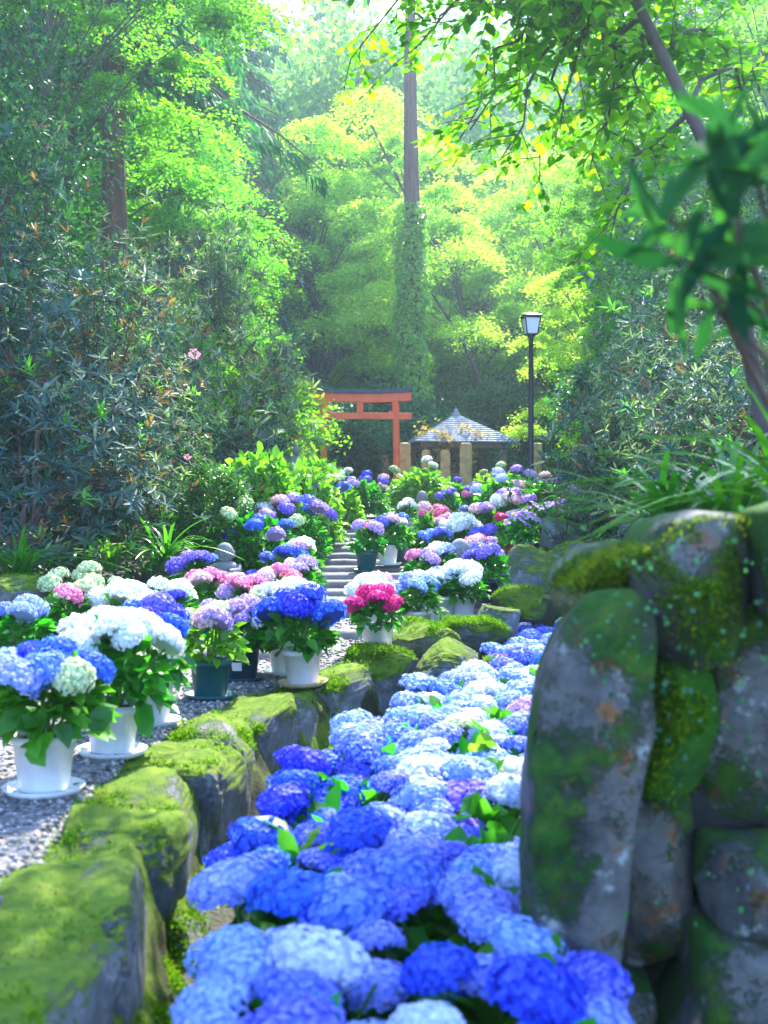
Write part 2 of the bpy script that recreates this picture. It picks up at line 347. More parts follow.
def rock_mesh(seed, size, mat, ang=.5, sq=.65, fine=False, name='boulder'):
    r = np.random.default_rng(seed); V = (QS3 if fine == 2 else QS2 if fine else QS).copy()
    V = np.sign(V)*np.abs(V)**sq
    V /= np.abs(V).max()
    for _ in range(9):
        d = unit(r.normal(0, 1, 3)); c = r.uniform(.62, .95); ex = np.maximum(0, V@d-c); V = V-ex[:, None]*d*ang*1.6
    V = V*(1+.22*wav(V, r, 1.6)+.12*wav(V, r, 4.5)+.07*wav(V, r, 11)+(.05*wav(V, r, 26)+.03*wav(V, r, 55) if fine else 0))[:, None]
    V *= np.array(size)/2/np.abs(V).max(0)
    return MB().add(V, QF3 if fine == 2 else QF2 if fine else QF).mesh(name, mat)
def outline_rock(seed, poly, depth, mat, name='boulder', push=0., face=.3):
    """a rounded stone whose face has the outline poly [(u, v)...] in the wall plane (u along the wall, v up), depth along +w"""
    r = np.random.default_rng(seed); P = np.array(poly, float); c = P.mean(0)
    Q = np.concatenate([P, P[:1]]); seg = np.concatenate([[0], np.cumsum(np.linalg.norm(np.diff(Q, axis=0), axis=1))])
    n = 72; t = np.linspace(0, seg[-1], n, endpoint=False); O = np.stack([np.interp(t, seg, Q[:, 0]), np.interp(t, seg, Q[:, 1])], 1)
    for _ in range(1): O = (np.roll(O, 1, 0)+2*O+np.roll(O, -1, 0))/4
    O = c+(O-c)*1.13; fr_ = np.linspace(0, 1, 40)**.8; rr = np.concatenate([fr_, fr_[::-1][1:]]); dd = np.sqrt(np.maximum(0, 1-rr**14)); dd[40:] *= -1; ph = rr
    V = np.zeros((len(ph), n, 3)); V[..., :2] = c+(O-c)[None]*rr[:, None, None]; V[..., 2] = -dd[:, None]*depth/2
    sc_ = np.ptp(P, axis=0).mean(); U = V.reshape(-1, 3)/sc_
    dz = .10*wav(U, r, 3.5)+.06*wav(U, r, 9)+.03*wav(U, r, 22)+.02*wav(U, r, 50)-.10*np.abs(wav(U, r, 6))-.05*np.abs(wav(U, r, 16))+.11*(U@unit(r.normal(0, 1, 3)))*np.array([1])
    V = V.reshape(-1, 3); V[:, 2] += dz*sc_*1.6+push; V[:, 0] += sc_*.02*wav(U, r, 12); V[:, 1] += sc_*.02*wav(U, r, 12)
    cc = np.array([c[0], c[1], 0]); hs_ = np.array([np.ptp(O[:, 0])/2, np.ptp(O[:, 1])/2, depth/2]); Q_ = (V-cc)/hs_
    for _ in range(11):
        d = unit(np.array([r.normal(0, .4), r.normal(0, .4), -1])); k_ = np.quantile(Q_@d, r.uniform(.80, .95)); Q_ -= np.maximum(0, Q_@d-k_)[:, None]*d*.9
    V = cc+Q_*hs_; V[:, 2] += sc_*(.012*wav(U, r, 30)+.01*wav(U, r, 60))
    V = np.stack([V[:, 0], V[:, 2], V[:, 1]], -1)          # u, w, v -> x, y, z
    i = np.arange(len(ph)-1)[:, None]*n; j = np.arange(n)[None]; j2 = (j+1) % n
    return MB().add(V, np.stack([i+j, i+n+j, i+n+j2, i+j2], -1).reshape(-1, 4)).mesh(name, mat)

# the left retaining wall along the channel: one thing, each stone a part
wl = thing('retaining_wall', 'mossy boulder wall holding up the gravel path beside the flower channel', 'wall')
moss_p, moss_n = [], []
def moss_on(o, thr=.35, dens=1., par=None, bias=None):
    """remember points of a stone where moss cushions grow"""
    Mx = np.array(Matrix.LocRotScale(o.location, o.rotation_euler, o.scale)); me = o.data; nv = len(me.vertices); V = np.zeros(nv*3); N_ = np.zeros(nv*3); me.vertices.foreach_get('co', V); me.vertices.foreach_get('normal', N_)
    V = V.reshape(-1, 3)@Mx[:3, :3].T+Mx[:3, 3]; N_ = N_.reshape(-1, 3)@Mx[:3, :3].T
    if par is not None:
        Pm = np.array(Matrix.LocRotScale(par.location, par.rotation_euler, par.scale)); V = V@Pm[:3, :3].T+Pm[:3, 3]; N_ = N_@Pm[:3, :3].T
    f = (N_[:, 2]*.8 if bias is None else bias-N_[:, 1]*.3)+1.1*wav(V, np.random.default_rng(1), 5, 10)+.6*wav(V, np.random.default_rng(2), 14, 10); q = np.where(f > thr)[0]
    if len(q): q = rng.choice(q, int(len(q)*dens*3)); moss_p.append(V[q]+rng.normal(0, .008, (len(q), 3))); moss_n.append(N_[q])
y = 1.6; k = 0
while y < 7.9:
    ln = random.choice([.42, .5, .58, .66]); x0, x1 = edge(y), edge(y+ln); a = math.atan2(ln, x1-x0)-math.pi/2
    seglen = math.hypot(ln, x1-x0)
    me = rock_mesh(100+k, (random.uniform(.40, .5), seglen*1.42, random.uniform(.52, .6)), M['boulder' if y < 2.9 else 'wall_stone'], .30, .36, 2, 'stone')
    o = put('stone', me, wl, ((x0+x1)/2-.08+random.uniform(-.03, .03), y+ln/2, -.255+random.uniform(-.012, .035)), (random.uniform(-.04, .04), .05, a+random.uniform(-.06, .06))); moss_on(o, 1.15 if y < 2.9 else .78 if y < 4 else .5)
    me = rock_mesh(200+k, (.4, seglen*random.uniform(1.2, 1.45), .46), M['wall_stone'], .5, .5, 2, 'stone')
    o = put('stone', me, wl, ((x0+x1)/2+.0+random.uniform(-.02, .03), y+ln/2+random.uniform(-.1, .1), -.5), (0, .1, a)); moss_on(o, .5)
    y += ln; k += 1
ny_, nu_ = 240, 26; Ys = np.linspace(1.3, 8.0, ny_); cs = np.linspace(0, 1, nu_)
prof = np.stack([np.interp(cs, [0, .42, .5, 1], [-.46, -.06, .0, .14]), np.interp(cs, [0, .06, .42, .5, 1], [-.12, -.025, -.02, -.07, -.62])], 1)
V = np.zeros((ny_, nu_, 3)); V[..., 0] = edge(Ys)[:, None]+.05+prof[None, :, 0]; V[..., 1] = Ys[:, None]; V[..., 2] = prof[None, :, 1]; V = V.reshape(-1, 3); r_ = np.random.default_rng(8)
V[:, 0] += .07*wav(V, r_, 5)+.05*wav(V, r_, 13)+.02*wav(V, r_, 40); V[:, 2] += .04*wav(V, r_, 6)+.03*wav(V, r_, 15)+.012*wav(V, r_, 45)
i = np.arange(ny_-1)[:, None]*nu_; j = np.arange(nu_-1)[None]
o = put('earth_core', MB().add(V, np.stack([i+j, i+j+1, i+nu_+j+1, i+nu_+j], -1).reshape(-1, 4)).mesh('earth_core', M['core_moss']), wl); moss_on(o, .7, 1.6)
# the right wall: a tall mossy face beside the camera; outlines taken at the wall's own distance
WR_Y = 2.72
def wp(pts): return [((x-384)*WR_Y/F, CZ-(yy-512)*WR_Y/F) for x, yy in pts]
wr = thing('boulder_wall', 'tall dark wall of big mossy boulders with black joints beside the channel', 'wall', (0, WR_Y+.12, 0), R(-3))
stones = [
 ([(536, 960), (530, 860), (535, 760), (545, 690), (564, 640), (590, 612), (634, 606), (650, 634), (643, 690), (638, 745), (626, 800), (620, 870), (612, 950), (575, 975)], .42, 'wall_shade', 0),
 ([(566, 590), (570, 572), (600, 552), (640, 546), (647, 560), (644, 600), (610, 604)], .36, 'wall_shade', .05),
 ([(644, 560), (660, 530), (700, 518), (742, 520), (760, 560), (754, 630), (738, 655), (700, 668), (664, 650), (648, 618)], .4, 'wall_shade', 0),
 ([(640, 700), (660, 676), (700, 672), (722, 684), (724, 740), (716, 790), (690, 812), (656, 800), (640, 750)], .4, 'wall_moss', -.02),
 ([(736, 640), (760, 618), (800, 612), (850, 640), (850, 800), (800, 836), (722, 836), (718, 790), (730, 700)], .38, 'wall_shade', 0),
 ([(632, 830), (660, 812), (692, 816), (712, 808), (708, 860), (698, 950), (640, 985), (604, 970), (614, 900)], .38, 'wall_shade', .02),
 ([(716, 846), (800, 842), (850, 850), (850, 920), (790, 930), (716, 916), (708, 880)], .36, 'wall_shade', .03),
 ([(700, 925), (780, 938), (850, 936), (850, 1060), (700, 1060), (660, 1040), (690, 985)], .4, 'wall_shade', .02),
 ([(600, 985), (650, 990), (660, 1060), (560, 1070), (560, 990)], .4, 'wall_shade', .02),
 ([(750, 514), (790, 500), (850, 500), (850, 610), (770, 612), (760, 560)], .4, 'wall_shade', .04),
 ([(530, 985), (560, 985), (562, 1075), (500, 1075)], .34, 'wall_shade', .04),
]
for k, (poly, dep, mt, push) in enumerate(stones):
    o = put('boulder', outline_rock(300+k, wp(poly), dep, M[mt], push=push), wr)
    moss_on(o, .25 if k in (1, 2, 9) else .62, 1.6 if k in (1, 2, 9) else .8 if mt == 'wall_shade' else 1.6, wr, None if mt == 'wall_shade' else .7)
put('rubble_core', rock_mesh(399, (1.05, .26, 1.36), plain('dark joint', (.02, .024, .022), .95, .4, 9, .6), .2, .35), wr, (.98, .2, .28))
# the wall turns the corner and runs away along the channel
wb = thing('side_wall', 'lower mossy stone wall running back along the right edge of the channel', 'wall')
for k, (yy, zz, sz) in enumerate([(3.25, .25, (.34, .5, .55)), (3.22, -.2, (.4, .6, .5)), (3.8, .1, (.4, .6, .6)), (4.4, .15, (.42, .62, .6)), (5.0, .1, (.4, .6, .6)), (5.6, .1, (.42, .6, .5)), (6.2, .05, (.4, .6, .5)), (6.8, .05, (.4, .6, .5)), (7.4, .0, (.42, .6, .45)), (8.0, .05, (.4, .6, .5)), (8.6, .0, (.4, .6, .5)), (3.9, -.3, (.4, .7, .4)), (4.6, -.3, (.4, .7, .4)), (5.3, -.3, (.4, .7, .4)), (6.0, -.3, (.4, .7, .4)), (6.8, -.3, (.4, .8, .4)), (7.6, -.3, (.4, .8, .4))]):
    put('stone', rock_mesh(420+k, sz, M['wall_stone'], .6, .6, True, 'stone'), wb, (redge(yy)+.16, yy, zz), (0, -.06, -.28))
# boulders at the far end, each a thing of its own
for k, (x, yb, Y, w_, h_, d_, tilt, mt, lab) in enumerate([
 (527, 612, 10.4, .52, .66, .5, .35, 'boulder', 'tall leaning lichen grey boulder right of the steps'),
 (580, 582, 11.2, .62, .46, .6, -.1, 'boulder', 'broad grey boulder behind the tall leaning one'),
 (560, 548, 12.4, .5, .36, .5, .1, 'boulder', 'rounded bluish boulder below the lilac lacecaps'),
 (498, 640, 9.0, .46, .32, .42, .1, 'boulder', 'small rounded grey boulder at the head of the channel'),
 (520, 618, 9.5, .5, .3, .4, 0, 'boulder_moss', 'flat topped mossy stone under the navy pot'),
 (470, 648, 8.7, .55, .3, .5, .12, 'boulder_moss', 'bright moss covered boulder below the row of white pots'),
 (425, 662, 8.1, .52, .34, .5, .2, 'boulder_moss', 'grey boulder with a mossy flank at the bend of the wall'),
 (448, 690, 7.6, .55, .36, .5, .3, 'boulder', 'bare grey slab sloping down into the channel flowers'),
 (380, 690, 7.4, .42, .34, .42, .1, 'boulder_moss', 'round moss cushion stone under the hot pink hydrangea'),
 (505, 700, 7.5, .35, .3, .35, 0, 'boulder_moss', 'small stone half hidden by the far channel flowers'),
 (22, 612, 8.4, .52, .30, .5, 0, 'boulder', 'smooth pale rock at the foot of the left shrubs'),
 (640, 545, 10.5, .5, .45, .5, 0, 'boulder_moss', 'mossy boulder under the right rhododendron'),
]):
    p = px(x, yb, Y); o = put('boulder', rock_mesh(500+k, (w_, d_, h_), M[mt], .5, .55, 2), None, (p.x, p.y, p.z+h_*.42), (0, tilt, k*.7)); tag(o, lab, 'boulder')
    moss_on(o, .5 if mt == 'boulder_moss' else 1.0)

# log steps
ordn = ['first', 'second', 'third', 'fourth', 'fifth', 'sixth', 'seventh', 'eighth', 'ninth', 'tenth', 'eleventh', 'twelfth', 'thirteenth', 'fourteenth', 'fifteenth', 'sixteenth', 'seventeenth', 'eighteenth', 'nineteenth', 'twentieth']
steps = [(7.6, -1.35, .75), (8.5, -1.3, .7)]+[(9.5+.52*k, -.85, .85) for k in range(16)]
for k, (yy, xa, xb) in enumerate(steps):
    if k < 2: xa, xb = (-1.9, -.55) if k == 0 else (-.75, .4)
    mb = MB(); n = 9; X = np.linspace(xa, xb, n); r0 = .062
    tube(mb, np.stack([X, np.full(n, yy)+rng.normal(0, .012, n), np.full(n, g_(yy)-.005)+rng.normal(0, .006, n)], 1), r0*(1+rng.normal(0, .06, n)), 12)
    o = put('log_step', mb.mesh('log_step', M['step']))
    tag(o, ('lowest low log edging across the gravel path behind the teal pot', 'short log edging across the gravel path behind the hot pink hydrangea')[k] if k < 2 else f'{ordn[k-2]} grey step from the bottom of the garden stairs', 'step', 'steps up the garden path')
    if k >= 2:                            # the tread behind the log
        b2 = MB(); box(b2, ((xa+xb)/2, yy+.27, g_(yy)+.022-.06), (xb-xa-.05, .46, .12), bev=.02); put('tread', b2.mesh('tread', M['step']), o)

# gravel pebbles
n = 9000; yy = rng.uniform(2.2, 9.4, n); xx = edge(yy)-.2-rng.uniform(0, 1, n)**1.3*2.2; s = rng.uniform(.005, .016, n)
octa = np.array([[1, 0, 0], [0, 1, 0], [-1, 0, 0], [0, -1, 0], [0, 0, .7], [0, 0, -.7]], float); of = np.array([[0, 1, 4], [1, 2, 4], [2, 3, 4], [3, 0, 4], [1, 0, 5], [2, 1, 5], [3, 2, 5], [0, 3, 5]])
an = rng.uniform(0, 6.28, n); O = octa[None]*s[:, None, None]*rng.uniform(.7, 1.3, (n, 6, 1)); ca, sa = np.cos(an)[:, None], np.sin(an)[:, None]
O = np.stack([O[..., 0]*ca-O[..., 1]*sa, O[..., 0]*sa+O[..., 1]*ca, O[..., 2]], -1)+np.stack([xx, yy, h(xx, yy)+s*.3], -1)[:, None]
pm = leaf_mat('pebbles', (.08, .08, .085), (.24, .23, .22), (.5, .48, .46), 0, rough=.8, spec=.3)
tag(put('gravel', MB().add(O, (np.arange(n)[:, None, None]*6+of).reshape(-1, 3)).mesh('gravel', pm)), 'loose grey gravel scattered on the path', 'gravel', kind='stuff')

n = 420; yy = rng.uniform(2.2, 9.4, n); xx = edge(yy)-.05-rng.uniform(0, 1, n)*1.9; l = rng.uniform(.012, .04, n); mb = MB()
leaves(mb, np.stack([xx, yy, h(xx, yy)+.014], 1), rdir(n)*[1, 1, .15], rdir(n)*.3+[0, 0, 1], l, l*.55, .2, 'oval', 0, .2)
tag(put('fallen_leaves', mb.mesh('fallen_leaves', leaf_mat('fallen leaf', (.12, .07, .03), (.3, .2, .08), (.5, .45, .4), .1))), 'fallen leaves and petals on the gravel path', 'leaf litter', kind='stuff')
# ------------------------------------------------------------------ hydrangeas
def head_mesh(seed, colr, lod, flat=.7):
    r = np.random.default_rng(seed); n = [150, 95, 52][lod]; s = [.27, .34, .46][lod]
    k = np.arange(n)+.5; z = 1-1.32*k/n; ph = np.pi*(1+5**.5)*k
    D = np.stack([np.cos(ph)*np.sqrt(1-z*z), np.sin(ph)*np.sqrt(1-z*z), z], 1); D = unit(D+r.normal(0, .06, D.shape))
    lumpy = 1+.22*wav(D, r, 2.2)+.05*r.normal(0, 1, n)
    P = D*np.array([1, 1, flat])*lumpy[:, None]; N_ = unit(D+r.normal(0, .22, D.shape))
    T = unit(np.cross(N_, rdir(n, r))); B = np.cross(N_, T); mb = MB()
    ns = s*r.uniform(.8, 1.15, n)
    for q in range(4 if lod < 2 else 2):
        a = q*np.pi/2 if lod < 2 else q*np.pi/2; d = T*math.cos(a)+B*math.sin(a)
        if lod < 2: leaves(mb, P*.97+N_*ns[:, None]*.02, d+N_*.22, N_, ns*.56, ns*.56, .1, 'oval' if lod == 0 else 'kite')
        else: leaves(mb, P*.97-d*ns[:, None]*.5, d, N_, ns, ns*.6, .12)
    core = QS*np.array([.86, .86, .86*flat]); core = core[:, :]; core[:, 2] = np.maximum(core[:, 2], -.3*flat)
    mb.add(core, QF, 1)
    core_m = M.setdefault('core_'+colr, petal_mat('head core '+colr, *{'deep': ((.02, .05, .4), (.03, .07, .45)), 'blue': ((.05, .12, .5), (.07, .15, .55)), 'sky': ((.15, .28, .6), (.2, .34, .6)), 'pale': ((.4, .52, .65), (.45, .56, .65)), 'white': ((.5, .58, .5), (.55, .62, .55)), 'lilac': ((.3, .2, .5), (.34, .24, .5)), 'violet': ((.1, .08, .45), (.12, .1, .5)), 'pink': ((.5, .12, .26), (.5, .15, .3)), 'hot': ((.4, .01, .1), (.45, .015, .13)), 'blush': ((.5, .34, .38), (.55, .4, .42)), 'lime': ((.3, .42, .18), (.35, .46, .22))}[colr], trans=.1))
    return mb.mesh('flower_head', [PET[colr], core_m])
_heads = {}
def head(colr, lod, var=0):
    k = (colr, lod, var)
    if k not in _heads: _heads[k] = head_mesh(sum(map(ord, colr))+lod*50+var*7, colr, lod)
    return _heads[k]
def lacecap(colr, lod):
    k = ('lace', colr, lod)
    if k not in _heads:
        r = np.random.default_rng(len(_heads)+3); n = 18; a = np.arange(n)*2.399; rad = np.where(np.arange(n) < 12, 1., .75)+r.normal(0, .1, n); mb = MB()
        P = np.stack([np.cos(a)*rad, np.sin(a)*rad, .1+r.normal(0, .06, n)], 1); N_ = unit(np.array([0, 0, 1])+r.normal(0, .25, (n, 3))+P*.2); T = unit(np.cross(N_, rdir(n, r))); B = np.cross(N_, T)
        for q in range(4):
            d = T*math.cos(q*1.571)+B*math.sin(q*1.571); leaves(mb, P, d+N_*.15, N_, .3, .3, .1, 'oval')
        m_ = 60; rr = np.sqrt(r.uniform(0, 1, m_))*.75; aa = r.uniform(0, 6.28, m_); C = np.stack([rr*np.cos(aa), rr*np.sin(aa), .12-.1*rr], 1)
        leaves(mb, C, rdir(m_, r)+[0, 0, 1.2], rdir(m_, r), .14, .1, .1, m=1)
        _heads[k] = mb.mesh('flower_head', [PET[colr], PET['lime']])
    return _heads[k]
_fol = {}
def foliage(kind, var):
    """dome of broad toothed leaves, unit radius, height ~1.2; kind chooses density"""
    k = (kind, var)
    if k not in _fol:
        r = np.random.default_rng(40+var+len(kind)); n, ls, mat = {'pot': (150, .46, 'hyd_leaf'), 'potlite': (140, .42, 'hyd_leaf_lite'), 'bush': (650, .18, 'hyd_leaf'), 'bushlite': (700, .165, 'hyd_leaf_lite'), 'chan': (150, .42, 'hyd_leaf')}[kind]
        d = rdir(n, r); d[:, 2] = np.abs(d[:, 2])*1.0-.15; rad = r.uniform(.45, 1, n)**.6
        P = d*rad[:, None]*np.array([1, 1, .95])*.85+np.array([0, 0, .25]); P[:, 2] = np.maximum(P[:, 2], .02)
        ax = d*np.array([1, 1, .4])+r.normal(0, .35, (n, 3)); nr = unit(d*.5+np.array([0, 0, 1.])+r.normal(0, .3, (n, 3)))
        mb = MB(); ln = ls*r.uniform(.7, 1.2, n); leaves(mb, P, ax, nr, ln, ln*.76, .16, 'oval', 0, .15)
        _fol[k] = mb.mesh('leaves', M[mat])
    return _fol[k]
def stems_mesh(pts, base_r, z0=0):
    mb = MB()
    for p in pts:
        a = random.uniform(0, 6.28); b = (math.cos(a)*base_r*random.random(), math.sin(a)*base_r*random.random(), z0)
        tube(mb, curve(b, p, 0, 5, .008), [.008, .007, .006, .005, .005], 5)
    return mb.mesh('stems', M['stem'])
def add_heads(t, cols_, R_, zc, hr, lod, spread=1., flat=False, lace=False, dome=.55):
    pts = []; n = len(cols_)
    for k, c in enumerate(cols_):
        a = k*2.399+random.uniform(-.3, .3); rad = R_*spread*math.sqrt((k+.35)/n)*random.uniform(.9, 1.08)
        z = zc-dome*rad*rad/max(R_, .01)+random.uniform(-.025, .02)
        p = (rad*math.cos(a), rad*math.sin(a), z); pts.append(p)
        tilt = Vector((p[0], p[1], R_*1.3)).to_track_quat('Z', 'Y').to_euler(); s = hr*random.uniform(.85, 1.15)
        put('flower_head', lacecap(c, lod) if lace else head(c, lod, random.randrange(3)), t, p, (tilt.x, tilt.y, random.uniform(0, 6.28)), s)
    return pts
def pot_parts(t, kind, saucer, hgt=.21, rr=.112, label=False):
    m = M['pot_'+kind]; mb = MB(); n = 28
    lathe(mb, [(.0, .012), (rr*.74, .012), (rr*.78, .02), (rr*.96, hgt*.86), (rr, hgt*.86), (rr*1.03, hgt*.88), (rr*1.03, hgt), (rr*.96, hgt), (rr*.93, hgt*.9)], n)
    o = put('pot', mb.mesh('pot', m), t)
    mb = MB(); lathe(mb, [(0, hgt*.9), (rr*.935, hgt*.89)], n); put('soil', mb.mesh('soil', M['soil']), o)
    if label:
        mb = MB(); a = np.linspace(-2.0, -1.45, 6); z = np.array([.07, .12]); q = np.stack([np.outer(rr*.885+.004+(z-.07)*.25, np.cos(a)), np.outer(rr*.885+.004+(z-.07)*.25, np.sin(a)), np.repeat(z[:, None], 6, 1)], -1).reshape(-1, 3)
        mb.add(q, [[k, k+1, k+7, k+6] for k in range(5)]); put('paper_label', mb.mesh('paper_label', M['paper']), o)
    if saucer:
        mb = MB(); lathe(mb, [(0, 0), (rr*1.12, 0), (rr*1.3, .026), (rr*1.25, .026), (rr*1.08, .009), (0, .009)], n); put('saucer', mb.mesh('saucer', M['saucer_brown'] if saucer == 'brown' else m), t)
def potted(x, yb, label, pot, cols_, saucer=True, Y=None, hr=.095, R_=.17, hgt=.52, lod=None, leaf='pot', s=1., lace=False, paper=False, Z=None):
    if Y is None:
        Y = 4.
        for _ in range(60): X = (x-384)*Y/F; Y += .35*(F*(CZ-float(g_(Y)))/max(yb-512, 1)-Y)
    X = (x-384)*Y/F; z = (CZ-(yb-512)*Y/F) if Z is None else Z
    t = thing('potted_hydrangea', label, 'potted flower', (X, Y, z), random.uniform(-.5, .5), s, 'potted hydrangeas along the path')
    if lod is None: lod = 0 if Y < 7 else (1 if Y < 12 else 2)
    pot_parts(t, pot, saucer, label=paper)
    t.rotation_euler.x = random.uniform(-.03, .03); t.rotation_euler.y = random.uniform(-.03, .03)
    if paper: t.rotation_euler.z = 0
    put('leaves', foliage(leaf, random.randrange(4)), t, (0, 0, .17), (0, 0, random.uniform(0, 6.28)), (R_*1.12, R_*1.12, (hgt-.17)*.82))
    pts = add_heads(t, cols_, R_, hgt, hr, lod, lace=lace)
    put('stems', stems_mesh([(p[0], p[1], p[2]-.03) for p in pts], .05, .18), t)
    return t
def C(s): return {'d': 'deep', 'b': 'blue', 's': 'sky', 'p': 'pale', 'w': 'white', 'l': 'lilac', 'v': 'violet', 'k': 'pink', 'h': 'hot', 'u': 'blush', 'g': 'lime'}[s]
def CS(t): return [C(c) for c in t]
# row on the gravel, nearest first
potted(44, 792, 'deep blue hydrangea with a pale green head in the nearest white pot', 'white', CS('ddbdsgbsd'), hr=.083, R_=.19, hgt=.5)
potted(112, 754, 'big white hydrangea in a white pot just behind the nearest one', 'white', CS('wwwwwwwww'), hr=.083, R_=.2, hgt=.57)
potted(150, 724, 'violet blue hydrangea in a pale grey pot behind the big white one', 'grey', CS('vdvdvdv'), hr=.085, R_=.18, hgt=.54)
potted(210, 698, 'pale lime and lilac hydrangea with yellowish leaves in a teal pot', 'teal', CS('glulgl'), hr=.075, R_=.17, hgt=.5, leaf='potlite')
potted(242, 680, 'lilac hydrangea in a navy pot with a white paper label', 'navy', CS('lulluw'), hr=.08, R_=.18, hgt=.45, paper=True)
potted(303, 685, 'bright blue hydrangea in a white pot on a rusty saucer', 'white', CS('dddbdd'), saucer='brown', hr=.105, R_=.18, hgt=.5)
potted(286, 674, 'white hydrangea in a white pot behind the bright blue one', 'white', CS('wwpwg'), hr=.10, R_=.19, hgt=.55)
potted(378, 655, 'hot pink hydrangea in a white pot at the foot of the stairs', 'white', CS('hhhhhh'), hr=.085, R_=.16, hgt=.42)
potted(372, 640, 'white hydrangea with a lilac head right behind the hot pink one', 'white', CS('wwwlwu'), Y=8.9, Z=.05, hr=.085, R_=.17, hgt=.42)
potted(418, 637, 'light blue hydrangea in the first white pot right of the hot pink one', 'white', CS('sssbs'), Y=8.9, hr=.085, R_=.18, hgt=.46)
potted(441, 622, 'pale blue and white hydrangea in the white pot left of two white pots', 'white', CS('pswpw'), Y=9.3, hr=.09, R_=.18, hgt=.42)
potted(462, 622, 'white hydrangea in the rightmost white pot above the mossy boulder', 'white', CS('wwwpw'), Y=9.35, hr=.10, R_=.18, hgt=.43)
potted(486, 604, 'violet blue hydrangea in a navy pot on the flat mossy stone', 'navy', CS('vbvlv'), Y=9.9, hr=.085, R_=.17, hgt=.5, saucer=False)
# second row at the back of the gravel
for (x, yb, Y, c, lab, pot) in [
 (20, 660, 6.6, 'sbss', 'light blue hydrangea at the left edge behind the nearest pots', 'white'),
 (75, 640, 7.6, 'ggkl', 'small lime budded hydrangea with a pink head by the pale rock', 'grey'),
 (125, 645, 7.6, 'wwwpww', 'white hydrangea in the back row left of the pink ones', 'white'),
 (170, 645, 7.7, 'wwdww', 'white hydrangea with a blue head in the back row', 'white'),
 (205, 628, 8.6, 'kkukk', 'pink hydrangea in the back row below the small statue', 'teal'),
 (248, 638, 8.2, 'kukklv', 'pink and violet hydrangea in the back row left of the bright blue pot', 'white'),
 (196, 608, 9.8, 'vlvbv', 'violet hydrangea behind the pink ones', 'white'),
 (275, 625, 8.8, 'kgukd', 'mixed pink, lime and blue hydrangea behind the white pots', 'white'),
 (300, 612, 9.4, 'lulgl', 'lilac and blush hydrangea left of the lowest stairs', 'white'),
 (288, 604, 10.2, 'dbddb', 'blue hydrangea close to the small statue on the left', 'teal'),
 (300, 598, 10.6, 'wwlwp', 'white and lilac hydrangea at the left end of the lowest stairs', 'white'),
]:
    potted(x, yb, lab, pot, CS(c), Y=Y, hr=.085, R_=.18, hgt=.47, lod=1, Z=on((x-384)*Y/F, Y))
# up the stairs
for (x, yb, Y, c, lab, pot, hgt, kw) in [
 (366, 572, 11.6, 'kllk', 'pink and lilac hydrangea in a teal pot on the stairs', 'teal', .48, {}),
 (388, 565, 12.1, 'ulbw', 'leafy pale hydrangea in a white pot left of the upper stairs', 'white', .5, {}),
 (398, 561, 12.6, 'bbl', 'blue hydrangea in a teal pot tucked behind the leafy pale one', 'teal', .5, {}),
 (406, 536, 16.5, 'wwwp', 'white hydrangea in a white pot at the top left of the stairs', 'white', .5, {}),
 (434, 538, 16., 'kkkkk', 'flat rosy pink hydrangea beside the white one near the torii', 'white', .42, {}),
 (442, 560, 13.2, 'kkuk', 'coral pink hydrangea right of the upper stairs', 'white', .5, {}),
 (438, 575, 12.2, 'bsbsb', 'blue hydrangea low on the right of the stairs', 'white', .48, {}),
 (462, 570, 12.6, 'wwwww', 'large pure white hydrangea behind the stone statue', 'white', .55, {'hr': .13}),
 (486, 570, 12.2, 'vdvdv', 'deep violet hydrangea right of the large white one', 'white', .45, {}),
 (476, 585, 11.2, 'kkulk', 'pink hydrangea beside the stone statue on the right', 'white', .45, {}),
 (424, 598, 10.4, 'lklb', 'lilac and pink hydrangea left of the stone statue', 'white', .42, {}),
 (441, 592, 10.6, 'swpw', 'pale blue hydrangea in front of the stone statue', 'white', .42, {}),
 (523, 560, 12.6, 'llllllll', 'starry lilac lacecap in a tapered white pot on a boulder', 'white', .52, {'lace': True, 'hr': .085, 'saucer': False}),
 (548, 545, 13.6, 'llllll', 'starry lilac lacecap in a navy pot on the highest boulder', 'navy', .5, {'lace': True, 'hr': .085}),
 (507, 556, 13.4, 'hh', 'red pink hydrangea in a small terracotta pot', 'terra', .62, {'s': .8}),
 (473, 520, 19, 'bvbvk', 'violet and pink hydrangea in a white pot on the top step', 'white', .5, {}),
 (449, 523, 18, 'vvvbv', 'violet blue hydrangea on the left of the top step', 'white', .5, {}),
 (508, 540, 15., 'llulw', 'large lilac and blush hydrangea in the middle of the right bank', 'white', .6, {'hr': .12}),
 (484, 545, 15.2, 'lull', 'pale lilac hydrangea right of the upper stairs', 'white', .5, {'hr': .11}),
 (472, 540, 16., 'bsb', 'small light blue hydrangea just below the top step', 'white', .45, {}),
]:
    k2 = dict(hr=.084, R_=.165); k2.update(kw)
    potted(x, yb, lab, pot, CS(c), Y=Y, hgt=hgt, **k2)

